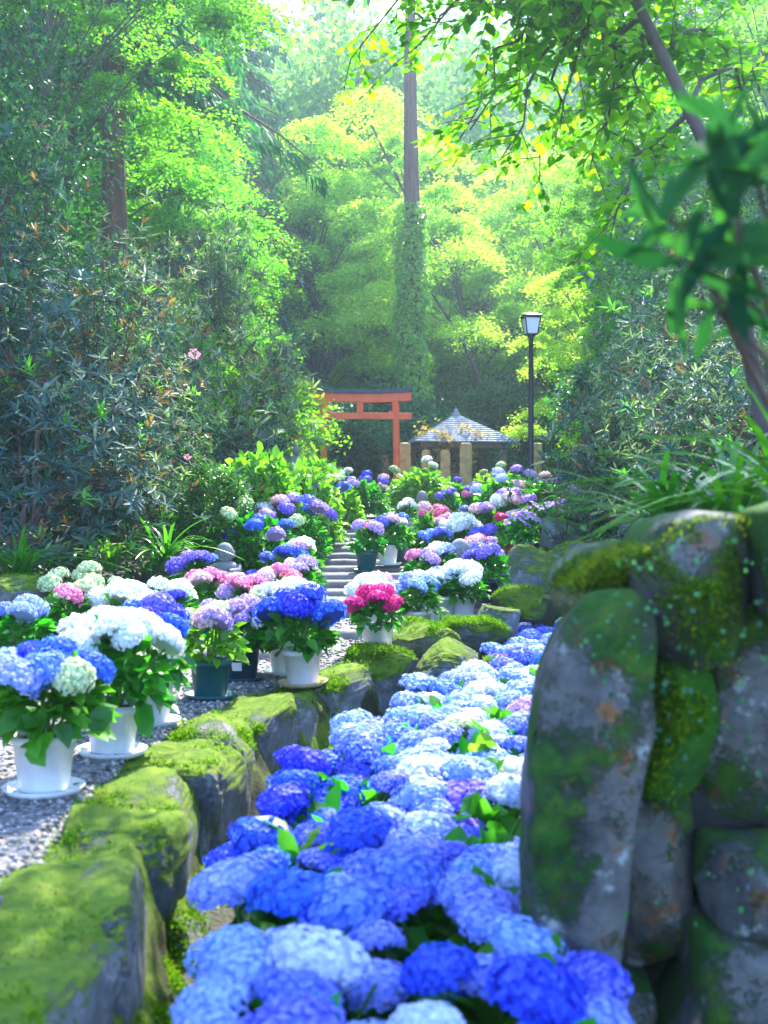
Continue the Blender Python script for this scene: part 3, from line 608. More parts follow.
# planted hydrangeas beside the stairs
def bush(x, yb, Y, Rb, Hb, c, label, leaf='bush', hr=.1, lace=False, lod=2):
    X = (x-384)*Y/F; z = min(on(X, Y), CZ-(yb-512)*Y/F)
    t = thing('hydrangea_bush', label, 'bush', (X, Y, z), random.uniform(0, 6), 1, 'planted hydrangeas beside the stairs')
    put('leaves', foliage(leaf, random.randrange(4)), t, (0, 0, 0), (0, 0, random.uniform(0, 6)), (Rb, Rb, Hb*.88))
    put('leaves', foliage(leaf, random.randrange(4)), t, (0, 0, Hb*.02), (0, 0, random.uniform(0, 6)), (Rb*.85, Rb*.85, Hb*.8))
    pts = add_heads(t, CS(c), Rb*.9, Hb*1.02, hr, lod, lace=lace, dome=.5) if c else [(0.1, 0, Hb*.7), (-.1, .1, Hb*.6), (0, -.1, Hb*.6)]
    put('stems', stems_mesh(pts, .15), t)
for a in [
 (292, 560, 12.5, .5, .72, 'lublvbwlblvu', 'lilac and blue hydrangea bush left of the stairs'),
 (304, 545, 14, .5, .85, 'wulwvwlwulvb', 'white and lilac hydrangea bush above the teal pot'),
 (338, 530, 16, .42, .75, 'ggllb', 'greenish hydrangea bush with few open heads left of the upper stairs', 'bushlite'),
 (262, 572, 11.4, .45, .6, 'bdbdlb', 'blue hydrangea bush behind the small statue on the left'),
 (335, 512, 19, .6, .8, 'wwwwww', 'white hydrangea bush below the torii on the left'),
 (362, 515, 18.5, .5, .7, 'dvdvd', 'violet blue hydrangea bush under the torii'),
 (375, 505, 21, .5, .6, 'ulu', 'pale hydrangea bush at the foot of the right torii pillar'),
 (422, 512, 19.5, .7, .95, 'wwg', 'round leafy hydrangea bush with white buds right of the torii', 'bushlite'),
 (302, 530, 13.8, .62, 1.25, '', 'sunlit leafy hydrangea bush without flowers below the stone lantern', 'bushlite'),
 (258, 530, 13.0, .72, 1.42, '', 'yellow green sunlit hydrangea bush under the left rhododendron', 'bushlite'),
 (250, 565, 11.6, .62, .72, 'ggg', 'dark leafy hydrangea bush with lime buds behind the small statue'),
 (316, 500, 16.5, .62, 1.2, '', 'bright green leafy bush left of the torii', 'bushlite'),
 (340, 490, 22, .9, .7, '', 'low green bush behind the torii on the left', 'bushlite'),
 (80, 612, 8.4, .42, .5, 'gggggggg', 'large leaved hydrangea with flat pale green heads on the left bank', 'bush', .075, False, 1),
 (512, 515, 18, .7, .8, 'lpllplp', 'pale lilac hydrangea bush below the rounded green bush'),
 (545, 520, 17, .6, .7, 'ulul', 'blush hydrangea bush at the foot of the lamp post'),
 (540, 545, 14.5, .5, .6, 'lll', 'lilac hydrangea bush among the boulders'),
 (498, 500, 22, .75, .85, 'gg', 'rounded green bush in front of the pavilion', 'bushlite'),
 (455, 510, 20.5, .5, .6, 'vbv', 'violet blue hydrangea bush at the top of the stairs'),
 (590, 530, 14, .6, .7, '', 'green bush on the right bank above the boulders'),
 (436, 555, 13.8, .45, .6, 'uku', 'blush hydrangea bush right of the upper stairs'),
 (575, 600, 9.8, .3, .45, 'gp', 'small hydrangea with pale green heads between the boulders and the tall wall', 'bush', .06),
]: bush(*a)

# the hydrangeas that fill the channel
cl = ['sbs', 'sps', 'sdb', 'dbd', 'dbs', 'ddb', 'dbs', 'sbs', 'bss', 'sps', 'sbp', 'sps', 'sbs', 'vbb', 'sdb', 'sps', 'dsb', 'bsb']
cr = ['pds', 'dsb', 'bsp', 'sbs', 'svp', 'psw', 'psb', 'gps', 'psl', 'psg', 'pss', 'spg', 'dbs', 'dbs', 'sdb', 'sps', 'sbs', 'bsd']
word = {'d': 'deep blue', 'b': 'blue', 's': 'light blue', 'v': 'violet blue', 'p': 'pale blue', 'w': 'white', 'g': 'pale green', 'l': 'lilac'}
for i_ in range(18):
    Y = 2.12+.43*i_; lo, hi = float(ip(Y, [2.3, 3.6, 4.6, 5.5, 6.4, 7.0, 7.7, 8.9, 10], [-.36, -.42, -.3, .0, .22, .5, .78, 1.1, 1.3]))-.07, float(redge(Y))-.02
    if i_ < 2: hi = .54
    wdt = hi-lo
    for sd_ in (0, 1):
        cc = (cl, cr)[sd_][i_]; cx_ = lo+wdt*(.26 if sd_ == 0 else .74)
        a, b = cc[0], cc[1]
        lab = f'{word[a]}{" and "+word[b] if a != b else ""} hydrangea {"left" if sd_ == 0 else "right"} in the {ordn[i_]} row up the channel'
        t = thing('hydrangea_bush', lab, 'bush', (cx_, Y, -.42), 0, 1, 'hydrangeas filling the channel')
        put('leaves', foliage('chan', random.randrange(4)), t, (0, 0, .03), (0, 0, random.uniform(0, 6)), (wdt*.27, .24, .37))
        pts = []; n = 9 if wdt > .6 else 6; nc = 3 if n == 9 else 2
        for k in range(n):
            gx, gy = (k % nc-(nc-1)/2)*(wdt*.5/nc)+random.uniform(-.045, .045), (k//nc-1)*.145+(k % 2)*.05+random.uniform(-.03, .03)
            p = (gx, gy, .41+random.uniform(-.075, .045)); pts.append(p)
            if random.random() < .10: continue
            put('flower_head', head(C(cc[k % 3]), 0 if Y < 5.2 else 1, random.randrange(3)), t, p, (random.uniform(-.3, .3), random.uniform(-.3, .3), random.uniform(0, 6)), np.array([1, random.uniform(.85, 1.1), random.uniform(.7, .9)])*(.094*random.uniform(.72, 1.25)))
        put('stems', stems_mesh([(p[0], p[1], p[2]-.03) for p in pts], .08), t)
        # some leaves that stand above the heads
        if random.random() < .22 or (i_ in (5, 6) and sd_ == 1):
            mb = MB(); n = 9; P = np.array([random.uniform(-.1, .1), random.uniform(-.1, .1), .38])+rng.normal(0, .03, (n, 3)); ax = rdir(n)+[0, 0, .5]
            ln = rng.uniform(.09, .15, n); leaves(mb, P, ax, rdir(n)*.4+[0, 0, 1], ln, ln*.66, .15, 'oval', 0, .15); put('young_leaves', mb.mesh('young_leaves', M['hyd_leaf_lite']), t)

# ------------------------------------------------------------------ torii, pavilion, lamp, statues, posts
TY = 23.5
tb = px(360, 500, TY); t = thing('torii_gate', 'vermilion torii gate with a dark capped lintel at the top of the garden', 'torii', (tb.x, TY, on(tb.x, TY)-.05), R(2))
u = TY/F; H0 = on(tb.x, TY)-.05; zt = lambda yy: CZ-(yy-512)*u-H0
for s in (-1, 1):
    mb = MB(); tube(mb, [(s*37.5*u, 0, 0), (s*36.8*u, 0, 1.0), (s*35.4*u, 0, zt(400))], [.078, .074, .066], 20); put('pillar', mb.mesh('pillar', M['red']), t)
mb = MB(); n = 11; X = np.linspace(-51*u, 51*u, n)
def beam(mb, X, zfun, hh, dd):
    v = []
    for x in X: z = zfun(x); v += [(x, -dd, z), (x, dd, z), (x, dd, z+hh), (x, -dd, z+hh)]
    k = len(X); f = []
    for i in range(k-1):
        for q in range(4): f.append([i*4+q, i*4+(q+1) % 4, i*4+4+(q+1) % 4, i*4+4+q])
    f += [[3, 2, 1, 0], [4*k-4, 4*k-3, 4*k-2, 4*k-1]]; mb.add(v, f)
cv = lambda x: .035*(x/(48*u))**2
beam(mb, X, lambda x: zt(402)+cv(x), 8*u, .085); o = put('lintel', mb.mesh('lintel', M['red'], False), t)
mb = MB(); beam(mb, X*1.03, lambda x: zt(402)+8*u+.003+cv(x), 4*u, .13); put('cap', mb.mesh('cap', M['black'], False), o)
mb = MB(); box(mb, (0, 0, zt(416)), (104*u, .1, 6.5*u), bev=.008); put('tie_beam', mb.mesh('tie_beam', M['red'], False), t)
for s in (-1, 1):
    mb = MB(); box(mb, (s*31.2*u, 0, zt(416)+4*u), (4.5*u, .07, 2*u-.006), bev=.004); put('wedge', mb.mesh('wedge', M['red'], False), t)
mb = MB(); box(mb, (0, 0, (zt(402)+zt(412.6))/2), (6.5*u, .09, zt(402)-zt(412.6)-.006), bev=.006); put('strut', mb.mesh('strut', M['red'], False), t)

GYp = 27.5; gc = px(456, 500, GYp); t = thing('pavilion', 'small open pavilion with a grey shingled pyramid roof behind the stone posts', 'pavilion', (gc.x, GYp, on(gc.x, GYp)-.05), R(9))
u = GYp/F; H0 = on(gc.x, GYp)-.05; ze, za = CZ-(445-512)*u-H0, CZ-(415-512)*u-H0; rw = 1.2
mb = MB(); rows = 14
for k in range(rows):                    # courses of shingles, each lapping the one below
    a, b = k/rows, (k+1)/rows; ra, rb = rw*(1-a)+.03, rw*(1-b)+.03; z0, z1 = ze+(za-ze)*a, ze+(za-ze)*b
    q = lambda r_, z_: [(-r_, -r_, z_), (r_, -r_, z_), (r_, r_, z_), (-r_, r_, z_)]
    v = q(ra, z0+.03)+q(rb, z1+.012)+q(ra, z0+.0)
    mb.add(v, [[i, (i+1) % 4, 4+(i+1) % 4, 4+i] for i in range(4)]+[[8+i, 8+(i+1) % 4, (i+1) % 4, i] for i in range(4)])
rf = put('roof', mb.mesh('roof', M['shingle'], False), t)
mb = MB(); lathe(mb, [(0, za-.05), (.1, za-.02), (.1, za+.04), (.05, za+.07), (.06, za+.12), (0, za+.17)], 12); put('finial', mb.mesh('finial', M['shingle']), rf)
mb = MB()
for s in (-1, 1): box(mb, (0, s*.92, ze-.06), (2.1, .1, .12)); box(mb, (s*.92, 0, ze-.065), (.1, 1.738, .12))
put('beam', mb.mesh('beam', M['wood'], False), t)
for sx in (-1, 1):
    for sy in (-1, 1):
        mb = MB(); box(mb, (sx*.92, sy*.92, (ze-.125)/2), (.14, .14, ze-.13), bev=.012); put('post', mb.mesh('post', M['wood'], False), t)
mb = MB(); box(mb, (0, .66, .42), (1.6, .36, .05)); box(mb, (-.6, .66, .2), (.1, .3, .38)); box(mb, (.6, .66, .2), (.1, .3, .38)); put('bench', mb.mesh('bench', M['wood'], False), t)

for k, (x, yt, w_, Y, lab) in enumerate([
 (405, 443, 12, 25, 'mossy topped ochre stone post just right of the torii'),
 (426, 450, 9, 26, 'second ochre stone post from the torii, short and narrow'),
 (445, 450, 10, 26, 'short ochre stone post left of the tallest one'),
 (466, 443, 12.5, 25, 'tallest ochre stone post in front of the pavilion'),
 (537, 443, 11, 24.5, 'lone ochre stone post behind the lamp post'),
 (385, 455, 8, 28, 'narrow stone post seen between the torii pillar and its neighbour')]):
    p = px(x, yt, Y); z0 = on(p.x, Y)-.05; hh = p.z-z0; ww = w_*Y/F
    r_ = np.random.default_rng(60+k); V = QS.copy(); V = np.sign(V)*np.abs(V)**.22; V = V/np.abs(V).max(); V += .03*np.stack([wav(V, r_, 5) for _ in range(3)], 1); V = V*np.array([ww/2, ww*.36, hh/2]); V[:, 0] *= 1-.06*(V[:, 2]/hh)
    o = put('stone_post', MB().add(V, QF).mesh('stone_post', M['post']), None, (p.x, Y, z0+hh/2), (0, 0, r_.normal(0, .1))); tag(o, lab, 'stone post', 'ochre stone posts behind the stairs')
fa, fb = px(412, 478, 26.4), px(470, 478, 26.4)
t = thing('bamboo_rail', 'low bamboo rail fence between the ochre stone posts', 'fence', (fa.x, fa.y, on(fa.x, 26.4))); L_ = fb.x-fa.x
for zz in (.35, .62): put('rail', tube(MB(), [(0, 0, zz), (L_, 0, zz)], .022, 8).mesh('rail', M['bamboo']), t)
for k in range(5): put('upright', tube(MB(), [(.1+k*(L_-.2)/4, .05, 0), (.1+k*(L_-.2)/4, .05, .72)], .02, 8).mesh('upright', M['bamboo']), t)

LY = 19.; lp = px(531, 503, LY); zb = on(lp.x, LY); u = LY/F; zz = lambda yy: CZ-(yy-512)*u-zb
t = thing('lamp_post', 'slim dark garden lamp post with a square glass lantern', 'lamp post', (lp.x, LY, zb), R(8))
mb = MB(); lathe(mb, [(0, 0), (.075, 0), (.075, .25), (.05, .3), (.046, zz(400)), (.04, zz(338)), (.07, zz(336)), (.07, zz(335)), (0, zz(335))], 16); put('pole', mb.mesh('pole', M['iron']), t)
b_, t_ = zz(334.5), zz(318); r1, r2 = .085, .125
mb = MB(); q = lambda r_, z_: [(-r_, -r_, z_), (r_, -r_, z_), (r_, r_, z_), (-r_, r_, z_)]
mb.add(q(r1, b_)+q(r2, t_), [[0, 1, 5, 4], [1, 2, 6, 5], [2, 3, 7, 6], [3, 0, 4, 7], [3, 2, 1, 0], [4, 5, 6, 7]]); o = put('lantern', mb.mesh('lantern', M['frost'], False), t)
mb = MB()
for sx, sy in ((1, 1), (-1, 1), (1, -1), (-1, -1)): tube(mb, [(sx*(r1+.004), sy*(r1+.004), b_), (sx*(r2+.004), sy*(r2+.004), t_)], .011, 6)
for r_, z_ in ((r1, b_), (r2, t_)):
    c4 = q(r_+.004, z_)
    for i in range(4): tube(mb, [c4[i], c4[(i+1) % 4]], .012, 6)
put('frame', mb.mesh('frame', M['iron']), o)
mb = MB(); mb.add(q(r2+.035, t_+.014)+q(r2+.03, t_+.04)+q(.04, t_+.085), [[0, 1, 5, 4], [1, 2, 6, 5], [2, 3, 7, 6], [3, 0, 4, 7], [4, 5, 9, 8], [5, 6, 10, 9], [6, 7, 11, 10], [7, 4, 8, 11], [8, 9, 10, 11], [3, 2, 1, 0]]); put('cap', mb.mesh('cap', M['iron'], False), o)

def jizo(x, yc, Y, hd, label, rz=0):
    """small stone figure: robed body, round bald head with closed eyes, nose, mouth, ears"""
    p = px(x, yc, Y); z0 = on(p.x, Y); s = hd/.2; hz = (p.z-z0)/s
    t = thing('stone_statue', label, 'statue', (p.x, Y, z0), rz, s)
    top = hz-.09; mb = MB(); lathe(mb, [(0, 0), (.17, 0), (.175, .03), (.15, top*.3), (.145, top*.6), (.15, top*.78), (.12, top*.92), (.06, top), (.05, top+.04), (0, top+.05)], 24)
    v = mb.v[0]; v[:, 1] *= .8
    for s_ in (-1, 1):                    # sleeves meeting in front
        tube(mb, [(s_*.14, -.02, top*.8), (s_*.15, -.06, top*.6), (s_*.03, -.14, top*.58)], [.045, .05, .04], 10)
    put('robed_body', mb.mesh('robed_body', M['statue']), t)
    V = QS2.copy(); V = V*np.array([.098, .1, .118]); y_, x_, z_ = V[:, 1], V[:, 0], V[:, 2]; fr = y_ < 0
    gs = lambda x0, z0_, sx, sz: np.exp(-((x_-x0)/sx)**2-((z_-z0_)/sz)**2)*fr
    V[:, 1] += -.022*gs(0, -.012, .013, .03)+.012*gs(.035, .006, .022, .012)+.012*gs(-.035, .006, .022, .012)-.008*gs(.035, .004, .018, .005)-.008*gs(-.035, .004, .018, .005)-.007*gs(0, -.06, .022, .006)+.006*gs(0, -.052, .026, .004)-.008*gs(0, -.085, .03, .015)
    mb = MB().add(V, QF2)
    for s_ in (-1, 1): E = QS*np.array([.016, .022, .045]); mb.add(E+np.array([s_*.1, .01, -.015]), QF)
    put('head', mb.mesh('head', M['statue']), t, (0, 0, hz))
jizo(460, 551, 10.7, .2, 'stone child monk statue among white and pink hydrangeas right of the stairs', .25)
jizo(225, 553, 10.8, .17, 'stone child monk statue with a pale round head beside the blue hydrangea', .2)
jizo(422, 497, 17.5, .16, 'tiny stone monk statue behind the rosy pink flowers near the torii', -.2)
# stone lantern half sunk in the leaves
lp = px(296, 470, 17.5); zb = on(lp.x, 17.5)
t = thing('stone_lantern', 'grey stone lantern with upturned roof corners in the sunlit bushes', 'lantern', (lp.x, 17.5, zb), R(20)); zr = lp.z-zb
mb = MB(); lathe(mb, [(0, 0), (.2, 0), (.2, .12), (.1, .17), (.085, .5), (.1, zr-.42), (.2, zr-.36), (.2, zr-.3), (0, zr-.3)], 16); put('shaft', mb.mesh('shaft', M['statue']), t)
mb = MB(); box(mb, (0, 0, zr-.16), (.24, .24, .27), bev=.02); put('fire_box', mb.mesh('fire_box', M['statue'], False), t)
n = 13; a = np.linspace(-1, 1, n); A, B = np.meshgrid(a, a); Rr = np.maximum(abs(A), abs(B)); cor = np.abs(A*B)
Z = .26*(1-Rr)**1.3+.16*cor**3; V = np.stack([A*.34, B*.34, zr+Z], -1).reshape(-1, 3); V2 = V.copy(); V2[:, 2] = zr-.05+.16*(cor**3).ravel()
i = np.arange(n-1)[:, None]*n; j = np.arange(n-1)[None]; f = np.stack([i+j, i+j+1, i+n+j+1, i+n+j], -1).reshape(-1, 4)
mb = MB().add(V, f); mb.add(V2, f[:, ::-1])
rim = [k for k in range(n)]+[n*(k+1)-1 for k in range(1, n)]+[n*n-1-k for k in range(1, n)]+[n*(n-1-k) for k in range(1, n-1)]
rim = np.array(rim); rim2 = np.roll(rim, -1); mb.add(np.concatenate([V, V2]), np.stack([rim, rim+n*n, rim2+n*n, rim2], -1)); rf = put('roof', mb.mesh('roof', M['statue']), t)
mb = MB(); lathe(mb, [(0, zr+.22), (.05, zr+.24), (.07, zr+.3), (.04, zr+.36), (0, zr+.42)], 12); put('finial', mb.mesh('finial', M['statue']), rf)

# ------------------------------------------------------------------ shrubs and trees
def whorls(mb, tips, axes, r, n=9, ln=.13, wd=.034, el=.25, m=0, curl=.1):
    T = np.repeat(tips, n, 0); A = np.repeat(unit(axes), n, 0); k = len(T)
    U = unit(np.cross(A, np.array([.3, .2, .9]))); W = np.cross(A, U); a = np.tile(np.arange(n)*2*np.pi/n, len(tips))+np.repeat(r.uniform(0, 6, len(tips)), n)+r.normal(0, .15, k)
    d = U*np.cos(a)[:, None]+W*np.sin(a)[:, None]; e = el+r.normal(0, .42, k)
    ax = d*np.cos(e)[:, None]+A*np.sin(e)[:, None]; nr = A*np.cos(e)[:, None]-d*np.sin(e)[:, None]
    l = ln*r.uniform(.5, 1.2, k)*np.repeat(r.uniform(.65, 1.15, len(tips)), n); leaves(mb, T+A*r.uniform(-.02, .02, k)[:, None], ax, nr, l, l*wd/ln, .12, 'oval', m, curl)
def rhodo_meshes(seed, nt, size, ln=.13, pale=.25, new=.12, bright=.03):  # pale = share of whorls with the painted-in sheen
    r = np.random.default_rng(seed); size = np.array(size, float)
    cl_ = rdir(26, r); cl_[:, 2] = np.abs(cl_[:, 2]); cl_ *= r.uniform(.55, 1, (26, 1))
    c = cl_[r.integers(0, 26, nt)]+r.normal(0, .14, (nt, 3)); c[:, 2] = np.maximum(c[:, 2], .03)
    tips = c*size; ax = unit(c*np.array([1, 1, .6])+np.array([0, 0, .9])+r.normal(0, .35, (nt, 3)))
    q = r.uniform(0, 1, nt); mb = MB(); e0 = 0
    for lim, mi, el, n_ in ((new, 2, .8, 5), (pale, 1, .3, 9), (bright, 3, .8, 7), (1, 0, .22, 10)):
        lim2 = e0+lim if lim < 1 else 1.01; s = (q >= e0) & (q < lim2); e0 = lim2
        if s.any(): whorls(mb, tips[s], ax[s], r, n_, ln*(.85 if mi == 2 else 1), ln*.2, el, mi)
    crown = mb.mesh('crown', [M['rhodo'], M['rhodo_sheen'], M['rhodo_new'], M['rhodo_bright']])
    mb = MB()
    for k in range(14):
        e = cl_[k % 26]*size*.8; e2 = e*.45+np.array([0, 0, .1])+r.normal(0, .12, 3)
        b = r.normal(0, .12, 3)*[1, 1, 0]; pts = np.array([b, b*.5+e2*.5+[0, 0, .1], e2, e*.75+r.normal(0, .1, 3), e]); tube(mb, pts, [.035, .03, .024, .016, .008], 6)
    s_ = r.choice(nt, min(nt, 160), replace=False)
    for k in s_:
        d = np.linalg.norm(cl_*size*.8-tips[k], axis=1).argmin(); tube(mb, [cl_[d]*size*.7, (cl_[d]*size*.7+tips[k])/2+r.normal(0, .04, 3), tips[k]], [.009, .007, .004], 4)
    return crown, mb.mesh('stems', M['twig'])
rm = [rhodo_meshes(11, 1700, (1.9, 1.6, 3.3), .16, .10, .15), rhodo_meshes(12, 1500, (1.6, 1.4, 2.6), .14, .55, .10), rhodo_meshes(13, 1700, (2.0, 1.6, 2.4), .14, .3, .07, .05)]
def shrub(label, x, Y, k, s=1., rz=0, dz=0, sz=(1, 1, 1)):
    X = (x-384)*Y/F; t = thing('rhododendron', label, 'shrub', (X, Y, on(X, Y)-.05+dz), rz, tuple(s*q for q in sz), 'rhododendron shrubs')
    put('crown', rm[k][0], t); put('stems', rm[k][1], t); return t
shrub('big blue green rhododendron at the left edge with bronze leaf tips', 15, 10.5, 0, .92)
shrub('dark blue green rhododendron in the middle of the left bank', 118, 12.6, 0, .88, 2., 0, (.8, 1, 1.05))
shrub('silvery sunlit rhododendron left of the torii', 208, 19, 1, 1.5, .5, .4, (.72, .8, 1.05))
shrub('pale rhododendron behind the silvery one on the left bank', 165, 17.5, 1, 1.35, 2.4, .2)
shrub('tall dark rhododendron far up at the left edge', -40, 13.5, 0, 1.2, 4.)
shrub('silvery green rhododendron right of the lamp post', 700, 11.5, 2, .95, .3, 0, (.7, 1, 1.05))
shrub('broad rhododendron behind the strap leaves on the right bank', 770, 9.6, 2, .85, 1.9, 0, (.8, 1, 1))
shrub('tall rhododendron against the right edge', 800, 13.5, 2, 1.35, 3.3)
shrub('small rhododendron beside the boulders on the right', 672, 15, 1, 1.0, 1.2, 0, (.75, 1, 1))
# magenta blossoms left on the big shrub
for k, (x, yy, Y) in enumerate([(194, 354, 10.6), (187, 457, 10.2)]):
    t = put('blossom', lacecap('pink', 1), None, px(x, yy, Y), (-.8, 0, 0), .045 if k == 0 else .025); tag(t, ('magenta blossom cluster high on the dark left rhododendron', 'tiny magenta blossom low on the left rhododendron')[k], 'blossom')

def blob_mesh(seed, n, size, ln, mat, clumps=40, tight=.13, name='crown', asp=.55, up=.6, shell=.55):
    r = np.random.default_rng(seed); c = rdir(clumps, r)*r.uniform(shell, 1, (clumps, 1)); k = r.integers(0, clumps, n)
    P = c[k]+r.normal(0, tight, (n, 3)); P = P*np.array(size); l = ln*r.uniform(.6, 1.25, n); mb = MB()
    ax = rdir(n, r)+unit(c[k])*.6-[0, 0, .2]; nr = unit(rdir(n, r)*.8+np.array([0, 0, up])+unit(c[k])*.4); leaves(mb, P, ax, nr, l, l*asp, .15)
    return mb, c*np.array(size)
def maple_meshes(seed, H, spread, npad, nleaf, ln, mat, low=.3, rp=(.7, 1.5), trunk=None, tr=.13, bark='bark'):
    """layered maple: trunk and limbs; flat feathery sprays of leaves"""
    r = np.random.default_rng(seed); tm = MB()
    tp = np.array(trunk if trunk is not None else [(0, 0, 0), (.1, 0, H*.25), (-.1, .1, H*.5), (.15, 0, H*.8)], float)
    tube(tm, tp, np.linspace(tr, tr*.3, len(tp)), 9)
    tl = np.concatenate([[0], np.cumsum(np.linalg.norm(np.diff(tp, axis=0), axis=1))]); PT = lambda s: np.array([np.interp(s*tl[-1], tl, tp[:, q]) for q in range(3)])
    cm = MB(); A, X_, Nn, Ls = [], [], [], []
    for k in range(npad):
        u_ = (k+.5)/npad; z = H*(low+(1-low)*u_); a = k*2.399+r.normal(0, .5); rad = spread*(1-.65*u_**1.6)*math.sqrt(r.uniform(.15, 1))
        s = np.clip((z-H*.12)/tp[-1, 2]*.85, .15, 1); st = PT(s); c = np.array([PT(min(1, z/tp[-1, 2]))[0]+rad*math.cos(a), PT(min(1, z/tp[-1, 2]))[1]+rad*math.sin(a), z])
        mid = (st+c)/2+np.array([0, 0, .12*rad]); tube(tm, [st, mid, c], [tr*.2, tr*.12, tr*.04], 5)
        R0 = r.uniform(*rp); nt = 13; out = unit(np.array([math.cos(a), math.sin(a), -.15]))
        per = nleaf//nt
        for q in range(nt):
            b = q*2*np.pi/nt+r.normal(0, .2); d = np.array([math.cos(b), math.sin(b), 0]); Lq = R0*r.uniform(.5, 1.05)*(1+.35*d@out)
            tt = r.uniform(.05, 1, per)**.8; lat = r.normal(0, .11, per)*(.5+tt)*R0; side = np.array([-d[1], d[0], 0])
            P = c+d*(tt*Lq)[:, None]+side*lat[:, None]; P[:, 2] += -.42*(tt**2)*Lq*r.uniform(.4, 1.4)+.06*R0*np.sin(tt*7+q)+r.normal(0, .07, per)*R0
            A.append(P); X_.append(d+r.normal(0, .6, (per, 3))*[1, 1, .4]-[0, 0, .2]); Nn.append(np.array([0, 0, 1.])+r.normal(0, .45, (per, 3)))
    A = np.concatenate(A); X_ = np.concatenate(X_); Nn = np.concatenate(Nn); l = ln*r.uniform(.65, 1.25, len(A))
    leaves(cm, A, X_, unit(Nn), l, l*.75, .12)
    return tm.mesh('trunk', M[bark]), cm.mesh('crown', M[mat])
def cedar_meshes(seed, H, r0, low, nb, spread, mat='cedar', lean=0.):
    r = np.random.default_rng(seed); tm = MB(); k = 9; zs = np.linspace(0, H, k)
    rad = r0*(1-zs/H*.75); rad[0] *= 1.35; tube(tm, np.stack([lean*zs+r.normal(0, .03, k), r.normal(0, .03, k), zs], 1), rad, 16)
    P, X_, Nn = [], [], []
    for q in range(nb):
        z = H*(low+(1-low)*(q+.5)/nb); a = q*2.399+r.normal(0, .4); L = spread*(1-.75*(q/nb))*r.uniform(.6, 1.1); d = np.array([math.cos(a), math.sin(a), 0])
        st = np.array([lean*z, 0, z]); tt = np.linspace(0, 1, 6); bp = st+d*(tt*L)[:, None]; bp[:, 2] += .15*L*tt-.55*L*tt**2; tube(tm, bp, np.linspace(r0*.18, .01, 6), 5)
        n = 230; t_ = r.uniform(.2, 1, n); b0 = np.stack([np.interp(t_, tt, bp[:, c]) for c in range(3)], 1); side = np.array([-d[1], d[0], 0]); sp = r.normal(0, .28, n)*L*.55*(1.15-t_)
        p = b0+side*sp[:, None]; p[:, 2] -= np.abs(sp)*.45+r.uniform(0, .5, n)*.7
        P.append(p); X_.append(side*np.sign(sp)[:, None]*.5+d*.5+np.array([0, 0, -.9])+r.normal(0, .3, (n, 3))); Nn.append(rdir(n, r)+d*.6+[0, 0, .4])
    P = np.concatenate(P); X_ = np.concatenate(X_); Nn = unit(np.concatenate(Nn)); cm = MB(); l = r.uniform(.16, .42, len(P)); leaves(cm, P, X_, Nn, l, l*.3, .1)
    return tm.mesh('trunk', M['cedar_bark']), cm.mesh('crown', M[mat])
def broad_meshes(seed, n, H, Rx, ln, mat, clumps=46, tr=.16, cz=.58):
    mb, c = blob_mesh(seed, n, (Rx, Rx, H*.42), ln, mat, clumps); mb.v[0][:, 2] += H*cz; r = np.random.default_rng(seed)
    tm = MB(); tube(tm, [(0, 0, 0), (.05, 0, H*.3), (-.05, .05, H*.6)], [tr, tr*.75, tr*.4], 9)
    for k in range(22):
        e = c[k]+[0, 0, H*cz]; s = np.array([0, 0, H*r.uniform(.2, .5)]); tube(tm, [s, (s+e)/2+r.normal(0, .15, 3), e*.95], [tr*.35, tr*.2, tr*.06], 5)
    return tm.mesh('trunk', M['bark']), mb.mesh('crown', M[mat])
def tree(name, label, x, Y, ms, s=1., rz=0, group='trees of the wood', dz=0):
    X = (x-384)*Y/F; t = thing(name, label, 'tree', (X, Y, on(X, Y)-.1+dz), rz, s, group); put('trunk', ms[0], t); put('crown', ms[1], t); return t
def ivy(t, z0, z1, rr, n, r0=.25, seed=5, ln=.13):
    r = np.random.default_rng(seed); z = r.uniform(z0, z1, n); a = r.uniform(0, 6.28, n); k = 1+.45*np.sin(z*2.1+a*1.3)+.3*np.sin(z*5+a*2); rad = r0+rr*np.clip(k, 0, 2)*r.uniform(0, 1, n)
    d = np.stack([np.cos(a), np.sin(a), 0*a], 1); mb = MB(); l = ln*r.uniform(.6, 1.2, n)
    leaves(mb, d*rad[:, None]+np.stack([0*z, 0*z, z], 1), np.array([0, 0, -1.])+d*.5+r.normal(0, .4, (n, 3)), unit(d+np.array([0, 0, .5])+r.normal(0, .35, (n, 3))), l, l*.85, .12)
    put('ivy', mb.mesh('ivy', M['ivy']), t)

cdr = [cedar_meshes(21, 20, .34, .80, 16, 2.2), cedar_meshes(22, 19, .30, .40, 70, 3.8, lean=-.02), cedar_meshes(23, 20, .30, .15, 100, 4.2)]
c0 = tree('cedar_tree', 'tall straight cedar wrapped in ivy rising behind the torii', 411, 29.6, cdr[0], .9); ivy(c0, .4, 8.6, .22, 9000, .30, 5, .13)
c1 = tree('cedar_tree', 'reddish cedar trunk rising from the left bank', 122, 22, cdr[1], 1.0, .5)
c2 = tree('cedar_tree', 'ivy covered cedar trunk between the lamp post and the right edge', 617, 27, cdr[0], .95, 2.2); ivy(c2, .5, 9, .34, 9000, .36, 6, .16)
tree('cedar_tree', 'blue green cedar with drooping boughs left of the bright gap', 225, 38, cdr[2], 1.05, 1.)
tree('cedar_tree', 'dark cedar behind the reddish trunk on the left', 150, 34, cdr[2], 1.05, 2.)
tree('cedar_tree', 'cedar behind the ivy covered trunk on the right', 690, 36, cdr[2], 1.1, 4.)
tree('cedar_tree', 'hazy cedar far behind the lamp post', 600, 58, cdr[2], .9, 3.)
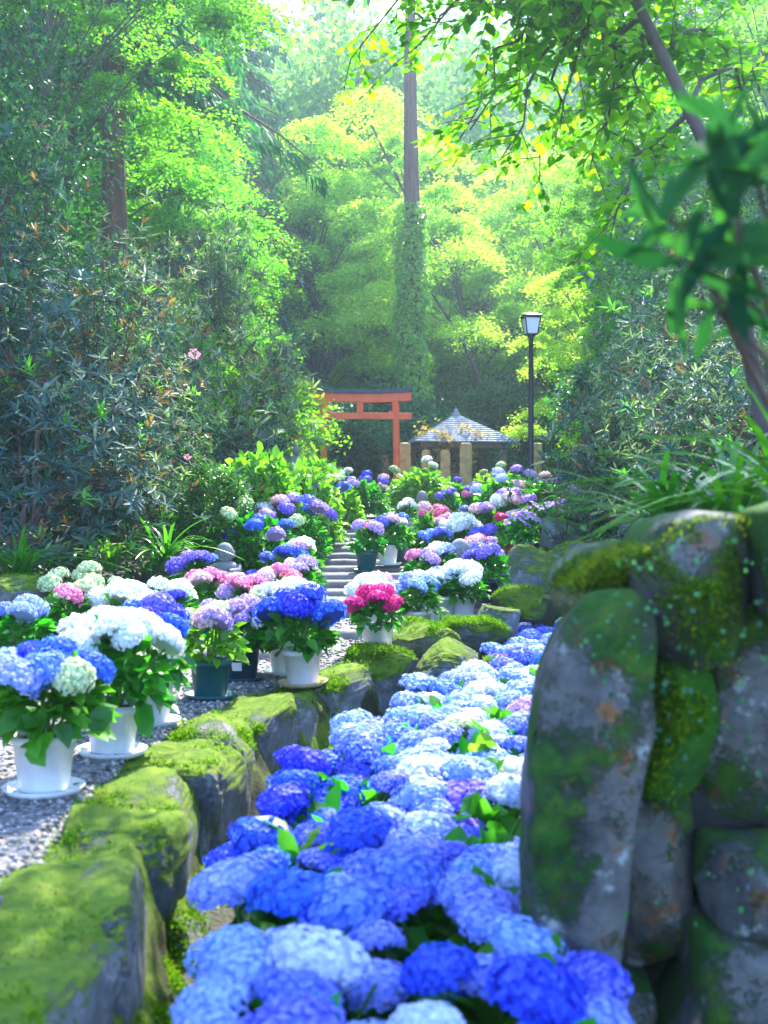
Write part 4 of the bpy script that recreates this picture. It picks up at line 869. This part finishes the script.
tree('cedar_tree', 'hazy bluish cedar far behind the torii', 330, 60, cdr[2], .95, .4)
u = 31/F
mA = maple_meshes(31, 10.2, 3.6, 25, 2500, .09, 'maple', .32, (.9, 1.6), [(0, 0, 0), (-.25, 0, 2.8), (-.9, 0, 5.6), (-2.2, -.1, 7.6), (-3.2, -.2, 9.6)], .105)
mB = maple_meshes(32, 8.2, 3.0, 24, 2200, .09, 'maple', .24, (.8, 1.5), None, .14)
mC = maple_meshes(33, 9.2, 3.3, 52, 2000, .066, 'maple_green', .28, (.6, 1.2), None, .13)
mats_ = 'maple'
tree('maple_tree', 'bright maple with a slanting limb over the torii', 486, 38, mA, 1.2, 0)
tree('maple_tree', 'yellow green maple filling the space above the pavilion', 552, 40, mB, 1.3, 1.)
tree('maple_tree', 'sunlit maple left of the ivy wrapped cedar', 318, 40, mB, 1.3, 2.6)
mF = maple_meshes(36, 8.6, 4.3, 18, 2000, .08, 'maple', .42, (.9, 1.7), [(0, 0, 0), (-.2, 0, 2.2), (-1.2, 0, 4.4), (-2.4, -.1, 6.2), (-3.3, -.2, 7.4)], .08)
tree('maple_tree', 'bright maple leaning left behind the ivy wrapped cedar with layered sprays', 500, 34.5, mF, 1.0, 0)
tree('maple_tree', 'green maple spreading over the upper left corner', 70, 25, mC, 1.3, 0)
tree('maple_tree', 'green maple behind the reddish cedar trunk', 170, 28, mC, 1.0, 2.)
tree('maple_tree', 'green maple right of the lamp post', 668, 24, mC, .95, 4.)
tree('maple_tree', 'green maple behind the overhanging leaves at the right edge', 780, 20, mC, 1.0, 1.1)
tree('maple_tree', 'small light maple between torii and lamp post', 590, 29, mB, .7, 3.)
tree('maple_tree', 'pale maple in the haze above the torii', 390, 44, mB, 1.25, 4.)
tree('maple_tree', 'pale maple in the haze right of the ivy wrapped cedar', 480, 46, mB, 1.3, 5.2)
mD = maple_meshes(35, 10.5, 3.4, 40, 2000, .07, 'maple_green', .6, (.6, 1.2), None, .1)
tree('maple_tree', 'green maple with high boughs in front of the reddish cedar trunk', 52, 16.5, mD, .95, 1.5)
bd = [broad_meshes(41, 20000, 6.5, 2.3, .105, 'broad'), broad_meshes(42, 15000, 11, 4.0, .26, 'far'), broad_meshes(43, 9000, 2.6, 1.6, .12, 'broad', 30, .06, .48), broad_meshes(44, 9000, 2.2, 1.5, .1, 'maple_green', 30, .06, .48)]
tree('evergreen_tree', 'dense dark glossy evergreen at the left edge above the rhododendron', -60, 14.5, bd[0], .95)
tree('evergreen_tree', 'second dark evergreen tucked behind the one at the left edge', -120, 18, bd[0], 1.25, 2.)
tree('evergreen_tree', 'dark evergreen behind the right rhododendrons', 740, 17, bd[0], .9, 1.)
for k, (x, Y, s, lab) in enumerate([(335, 29, 1.1, 'dark bush in the shade behind the torii on the left'), (375, 30, 1.25, 'dark bush in the shade between the torii pillars'), (300, 27, 1.1, 'dark bush left of the torii'), (505, 33, 1.2, 'dark bush behind the pavilion'), (606, 30, 1.15, 'dark bush behind the lone stone post'), (655, 24, 1.2, 'dark bush right of the lone stone post'), (420, 36, 1.3, 'dark bush behind the ivy wrapped trunk')]):
    tree('evergreen_bush', lab, x, Y, bd[2], s, k, 'bushes at the edge of the wood')
for k, (x, Y, s, lab) in enumerate([(228, 19, 1.1, 'bright green bush above the silvery rhododendron'), (255, 22, 1.0, 'light green bush behind the stone lantern'), (630, 21, .85, 'light green bush right of the lamp post'), (120, 19, 1.3, 'light green bush at the foot of the reddish cedar')]):
    tree('green_bush', lab, x, Y, bd[3], s, k, 'bushes at the edge of the wood')
far = [(-60, 44), (40, 46), (110, 50), (200, 46), (270, 52), (310, 48), (440, 58), (520, 60), (600, 48), (680, 52), (750, 46), (840, 44), (150, 62), (390, 66), (300, 68), (480, 74), (650, 66), (20, 62), (780, 62), (230, 74), (560, 76), (300, 50), (395, 52)]
where = ['far left edge', 'left slope', 'left slope behind the reddish cedar', 'slope left of the blue green cedar', 'slope behind the blue green cedar', 'slope behind the left maple', 'hillside behind the ivy wrapped trunk', 'hillside behind the pavilion', 'slope behind the lamp post', 'right slope behind the ivy covered trunk', 'right slope', 'far right edge', 'upper left hillside', 'upper middle hillside', 'hillside above the torii', 'hilltop above the pavilion', 'upper right hillside', 'top of the left hillside', 'top of the right hillside', 'hilltop left of the bright gap', 'hilltop right of the bright gap', 'slope closing the bright gap on its left', 'slope closing the bright gap on its right']
for k, ((x, Y), wh) in enumerate(zip(far, where)):
    tree('broadleaf_tree', f'hazy broadleaf tree on the {wh}', x, Y, bd[1], 1.0+.12*(k % 4) if k < 21 else 1.55, k*1.7, 'far trees on the hillside')

# golden azalea by the posts, clipped ball, strap leaved plants
t = thing('golden_shrub', 'loose golden leaved shrub between the stone posts and the pavilion', 'shrub', (*px(452, 0, 26.8).xy, on(px(452, 0, 26.8).x, 26.8)))
mb, c = blob_mesh(71, 900, (.95, .6, .75), .12, 'gold', 26, .12); mb.v[0][:, 2] += 1.2; put('leaves', mb.mesh('leaves', M['gold']), t)
tm = MB()
for k in range(16): tube(tm, curve((0, 0, 0), c[k]+[0, 0, 1.2], .05, 5, .04), [.02, .016, .012, .008, .004], 5)
put('stems', tm.mesh('stems', M['bark']), t)
p = px(211, 545, 11.6); t = thing('clipped_shrub', 'round dark green clipped shrub on the left bank', 'shrub', (p.x, 11.6, on(p.x, 11.6)))
mb, c = blob_mesh(72, 9000, (.34, .34, .42), .042, 'strap', 60, .13, asp=.6, shell=.8); mb.v[0][:, 2] += CZ-(512-512)*11.6/F-on(p.x, 11.6)+.02; put('leaves', mb.mesh('leaves', M['boxwood']), t)
tm = MB()
for k in range(9): tube(tm, curve((0, 0, 0), c[k]*.8+[0, 0, .7], 0, 4, .02), [.02, .015, .01, .005], 5)
put('stems', tm.mesh('stems', M['bark']), t)
def strap(label, x, yb, Y, n, L, wd, group='strap leaved plants', el=(.7, 1.45), seed=0, cx=0.):
    r = np.random.default_rng(seed); p = px(x, yb, Y); z = max(on(p.x, Y), p.z-.05); t = thing('strap_leaf_plant', label, 'plant', (p.x, Y, z), 0, 1, group)
    mb = MB(); k = 8; tt = np.linspace(0, 1, k)
    for q in range(n):
        a = r.uniform(0, 6.28); e = r.uniform(*el); l = L*r.uniform(.6, 1.1); d = np.array([math.cos(a)+cx, math.sin(a), 0]); d = unit(d); dr = r.uniform(.3, .8)
        c = d*(l*math.cos(e)*tt)[:, None]+np.array([0, 0, 1])*(l*(math.sin(e)*tt-dr*tt**2))[:, None]+r.normal(0, .03, 3)*[1, 1, 0]
        c[:, :2] += d[:2]*(l*dr*.5*tt**2)[:, None]
        s_ = np.array([-d[1], d[0], 0]); w_ = wd*np.sqrt(np.clip(1-tt**2.2, 0.0, 1))*.5+.0008
        v = np.stack([c+s_*w_[:, None], c-[0, 0, wd*.12], c-s_*w_[:, None]], 1).reshape(-1, 3); i = np.arange(k-1)[:, None]*3
        mb.add(v, np.concatenate([np.concatenate([i+0, i+1, i+4, i+3], 1), np.concatenate([i+1, i+2, i+5, i+4], 1)]))
    put('leaves', mb.mesh('leaves', M['strap']), t)
    mb = MB(); lathe(mb, [(0, -.06), (.05, -.05), (.045, .03), (0, .07)], 8); put('crown', mb.mesh('crown', M['strap']), t)
strap('strap leaved plant on the right wall under the thin trunk', 735, 520, 3.7, 60, .62, .026, seed=1)
strap('low arching strap leaved plant left of the thin trunk', 668, 522, 3.9, 50, .55, .022, seed=2, cx=-.5)
strap('large strap leaved plant at the right edge above the wall', 800, 520, 3.4, 46, .7, .03, seed=3)
strap('strap leaved clump left of the clipped shrub', 165, 560, 10.5, 46, .75, .035, seed=4)
strap('strap leaved clump under the left rhododendron', 20, 570, 9.3, 46, .8, .03, seed=5)
strap('fine strap leaved clump near the pale rock', 110, 560, 10.2, 36, .6, .03, seed=6)

# the thin tree that overhangs from the right, and its leafy boughs
TB = 5.2; tp = [px(790, 520, 4.6), px(765, 430, 4.7), px(748, 350, 4.8), px(738, 260, 5.0), px(722, 180, 5.1), px(690, 112, 5.2), px(660, 50, 5.3), px(636, 0, 5.4), px(600, -70, 5.6), px(540, -120, 5.9)]
b0 = Vector((tp[0].x, tp[0].y, on(tp[0].x, tp[0].y)-.05)); t = thing('overhanging_tree', 'slender curved tree leaning in from the right with oval leaves over the path', 'tree', b0)
tp = np.array([list(b0)]+[list(q) for q in tp[1:]])-np.array(b0); mb = MB(); fine = np.linspace(0, len(tp)-1, 40); sp_ = np.stack([np.interp(fine, range(len(tp)), tp[:, q]) for q in range(3)], 1)
for _ in range(6): sp_[1:-1] = (sp_[:-2]+2*sp_[1:-1]+sp_[2:])/4
tube(mb, sp_, np.linspace(.036, .022, 40), 12)
P, X_, Nn = [], [], []; r = np.random.default_rng(77)
boughs = [((560, -110, 5.9), (430, 40, 6.6)), ((590, -60, 5.8), (505, 90, 6.3)), ((620, -30, 5.6), (560, 130, 6.0)), ((600, -70, 5.7), (470, 130, 6.4)), ((645, 20, 5.4), (590, 170, 5.9)), ((655, 40, 5.3), (620, 110, 5.6)), ((560, -120, 5.9), (350, 60, 7.0)), ((660, 55, 5.3), (730, 60, 5.9)), ((640, 10, 5.4), (700, -10, 6.2)), ((690, 112, 5.2), (760, 90, 5.8)), ((560, -110, 5.9), (370, -10, 6.6)), ((540, -120, 5.9), (300, -40, 6.4)), ((600, -60, 5.7), (530, 20, 5.4)), ((690, 112, 5.2), (610, 240, 5.5)), ((620, -40, 5.6), (500, 160, 5.8)), ((600, -60, 5.6), (420, -30, 5.2)), ((636, 0, 5.4), (560, -40, 4.6)), ((636, 0, 5.4), (740, -40, 4.9)), ((560, -110, 5.9), (440, -140, 4.9)), ((560, -110, 5.9), (600, -190, 4.8)), ((540, -120, 5.9), (330, -170, 5.6)), ((540, -120, 5.9), (460, -230, 5.2))]
for q in range(64): boughs.append(((560, -120, 6.0), (384+random.uniform(-330, 330), random.uniform(-80, -250), random.uniform(6.2, 8.6))))  # unseen boughs above the frame, added to shade the foreground
for q in range(14): boughs.append(((590, -60, 5.8), (random.uniform(400, 690), random.uniform(-20, 200), random.uniform(5.4, 7.2))))
for a, b in boughs:
    a = np.array(px(*a))-np.array(b0); b = np.array(px(*b))-np.array(b0); bp = curve(a, b, .12, 8, .03, r); tube(mb, bp, np.linspace(.014, .004, 8), 6)
    for q in range(16):
        s = r.uniform(.15, 1); c = np.array([np.interp(s*7, range(8), bp[:, j]) for j in range(3)]); L = r.uniform(.18, .42); d = unit(r.normal(0, 1, 3)*[1, 1, .35]+unit(b-a)*.7-[0, 0, .08]); e = c+d*L; tube(mb, [c, (c+e)/2+[0, 0, .02], e], [.004, .003, .002], 4)
        n = 9; tt = np.linspace(.15, 1, n); sd_ = unit(np.cross(d, [0, 0, 1])); sg = np.where(np.arange(n) % 2, 1, -1)[:, None]
        P.append(c+d*(tt*L)[:, None]); X_.append(sd_*sg*.9+d*.6+r.normal(0, .25, (n, 3))-[0, 0, .1]); Nn.append(np.array([0, 0, 1.])+r.normal(0, .45, (n, 3)))
put('trunk', mb.mesh('trunk', M['thin_bark']), t); P = np.concatenate(P); l = r.uniform(.045, .09, len(P)); cm = MB()
leaves(cm, P, np.concatenate(X_), unit(np.concatenate(Nn)), l, l*.62, .1, 'oval', 0, .15); put('crown', cm.mesh('crown', M['canopy']), t)

# out of focus rhododendron twig close to the lens
bt = px(800, 420, 1.75); t = thing('rhododendron', 'blurred dark rhododendron twig hanging close to the lens at the right', 'shrub', (bt.x, bt.y, on(bt.x, bt.y)))
mb = MB(); st = MB(); r = np.random.default_rng(9); o0 = np.array([bt.x, bt.y, on(bt.x, bt.y)]); root = np.array(px(830, 560, 1.9))-o0
for (x, yy, Y, n, ln, ax) in [(716, 172, 1.62, 6, .155, (-.1, -.5, 1)), (742, 262, 1.66, 6, .17, (-.6, -.3, .2)), (690, 262, 1.6, 6, .16, (-.7, -.2, -.4)), (768, 190, 1.7, 6, .16, (.1, -.4, .9)), (772, 300, 1.75, 5, .15, (-.1, -.5, -.5)), (738, 218, 1.6, 5, .15, (-.5, -.5, .3)), (668, 216, 1.66, 6, .14, (-.8, -.2, .3)), (716, 300, 1.7, 6, .16, (-.4, -.3, -.8)), (750, 145, 1.7, 6, .16, (0, -.3, 1))]:
    c = np.array(px(x, yy, Y))-o0; A = unit(np.array([ax], float)); whorls(mb, c[None], A, r, n+1, ln, .04, .3, 0, .2)
    tube(st, curve(root, c, .05, 7, .01), np.linspace(.006, .004, 7), 6)
tube(st, [(root[0], root[1], 0), root], [.009, .006], 6)
put('leaves', mb.mesh('leaves', leaf_mat('near rhododendron leaf', (.008, .055, .03), (.018, .09, .045), (.05, .2, .06), .35, rough=.9, spec=.02)), t); put('stems', st.mesh('stems', M['bark']), t)

# creeper leaves on the tall wall, moss fringe on its top
def on_wall(xs_, ys_, out=.16): return [((x-384)*WR_Y/F, WR_Y-out, CZ-(yy-512)*WR_Y/F) for x, yy in zip(xs_, ys_)]
r = np.random.default_rng(15); n = 130; cxs = r.choice([585, 610, 640, 735, 720, 690, 600, 745, 660], n)+r.normal(0, 16, n); cys = r.choice([650, 700, 740, 700, 860, 620, 560, 610, 560], n)+r.normal(0, 28, n)
P = np.array(on_wall(cxs, cys)); l = r.uniform(.008, .018, n); mb = MB(); leaves(mb, P, rdir(n, r)*[1, .3, 1]-[0, 0, .4], rdir(n, r)*.4+[0, -1, .4], l, l*.9, .1, 'oval')
tag(put('creeper', mb.mesh('creeper', M['broad'])), 'small round creeper leaves dotted over the tall boulder wall', 'creeper')
n = 5000; xx = np.concatenate([r.uniform(562, 648, n//3), r.uniform(645, 768, n-n//3)]); top = np.interp(xx, [562, 600, 640, 650, 680, 720, 768], [585, 553, 544, 545, 520, 515, 520]); P = np.array(on_wall(xx, top+r.exponential(9, n), 0)); P[:, 1] += r.uniform(-.12, .16, n)+.06
l = r.uniform(.005, .015, n); mb = MB(); leaves(mb, P, rdir(n, r)*.6+[0, -.2, .8], rdir(n, r), l, l*.28, .1)
tag(put('moss', mb.mesh('moss', leaf_mat('moss fringe', (.04, .10, .005), (.12, .18, .01), (.3, .32, .02), .3, rough=.8, spec=.1))), 'shaggy yellow green moss fringe along the top of the tall boulder wall', 'moss', kind='stuff')

P = np.concatenate(moss_p); Nn = np.concatenate(moss_n); n = len(P); l = r.uniform(.006, .022, n)
mb = MB(); leaves(mb, P, Nn*.7+rdir(n, r)*.7+[0, 0, .1], rdir(n, r), l, l*.35, .1)
tag(put('moss', mb.mesh('moss', leaf_mat('wall moss', (.03, .10, .004), (.09, .2, .008), (.26, .34, .02), .35, rough=.8, spec=.1))), 'soft bright moss cushions growing on the retaining wall', 'moss', kind='stuff')
# understory that covers the slopes: nobody could count it
n = 60000; r = np.random.default_rng(16); xx = r.uniform(-1, 1, n); yy = r.uniform(9, 55, n); xx = xx*(3+yy*.5); keep = ~((np.abs(xx-.1) < 1.5) & (yy < 24)) & ~((xx > -1.3) & (xx < 2.2) & (yy < 12)); xx, yy = xx[keep], yy[keep]; n = len(xx)
P = np.stack([xx, yy, h(xx, yy)+r.uniform(0, .4, n)*np.clip(.5+lump(xx*4, yy*4)*2, .1, 1)], 1); l = r.uniform(.06, .16, n)*(.7+yy/40); mb = MB(); leaves(mb, P, rdir(n, r)+[0, 0, .3], rdir(n, r)*.6+[0, 0, 1], l, l*.5, .15)
tag(put('undergrowth', mb.mesh('undergrowth', M['boxwood'])), 'low leafy ground cover on the wooded banks', 'undergrowth', kind='stuff')

# ------------------------------------------------------------------ haze
mb = MB(); V = np.array([(x, y_, z) for x in (-110, 110) for y_ in (-14, 140) for z in (-1.6, 46)], float); mb.add(V, [[0, 1, 3, 2], [4, 6, 7, 5], [0, 4, 5, 1], [2, 3, 7, 6], [0, 2, 6, 4], [1, 5, 7, 3]])
m, N, L = new_mat('haze'); pv = N.new('ShaderNodeVolumePrincipled'); pv.inputs['Color'].default_value = (.55, .78, 1, 1); pv.inputs['Density'].default_value = .0017; pv.inputs['Anisotropy'].default_value = .65
o = N.new('ShaderNodeOutputMaterial'); L.new(pv.outputs[0], o.inputs['Volume'])
hz = put('haze', mb.mesh('haze', m, False)); tag(hz, 'thin bluish morning haze between the trees', 'haze', kind='stuff')
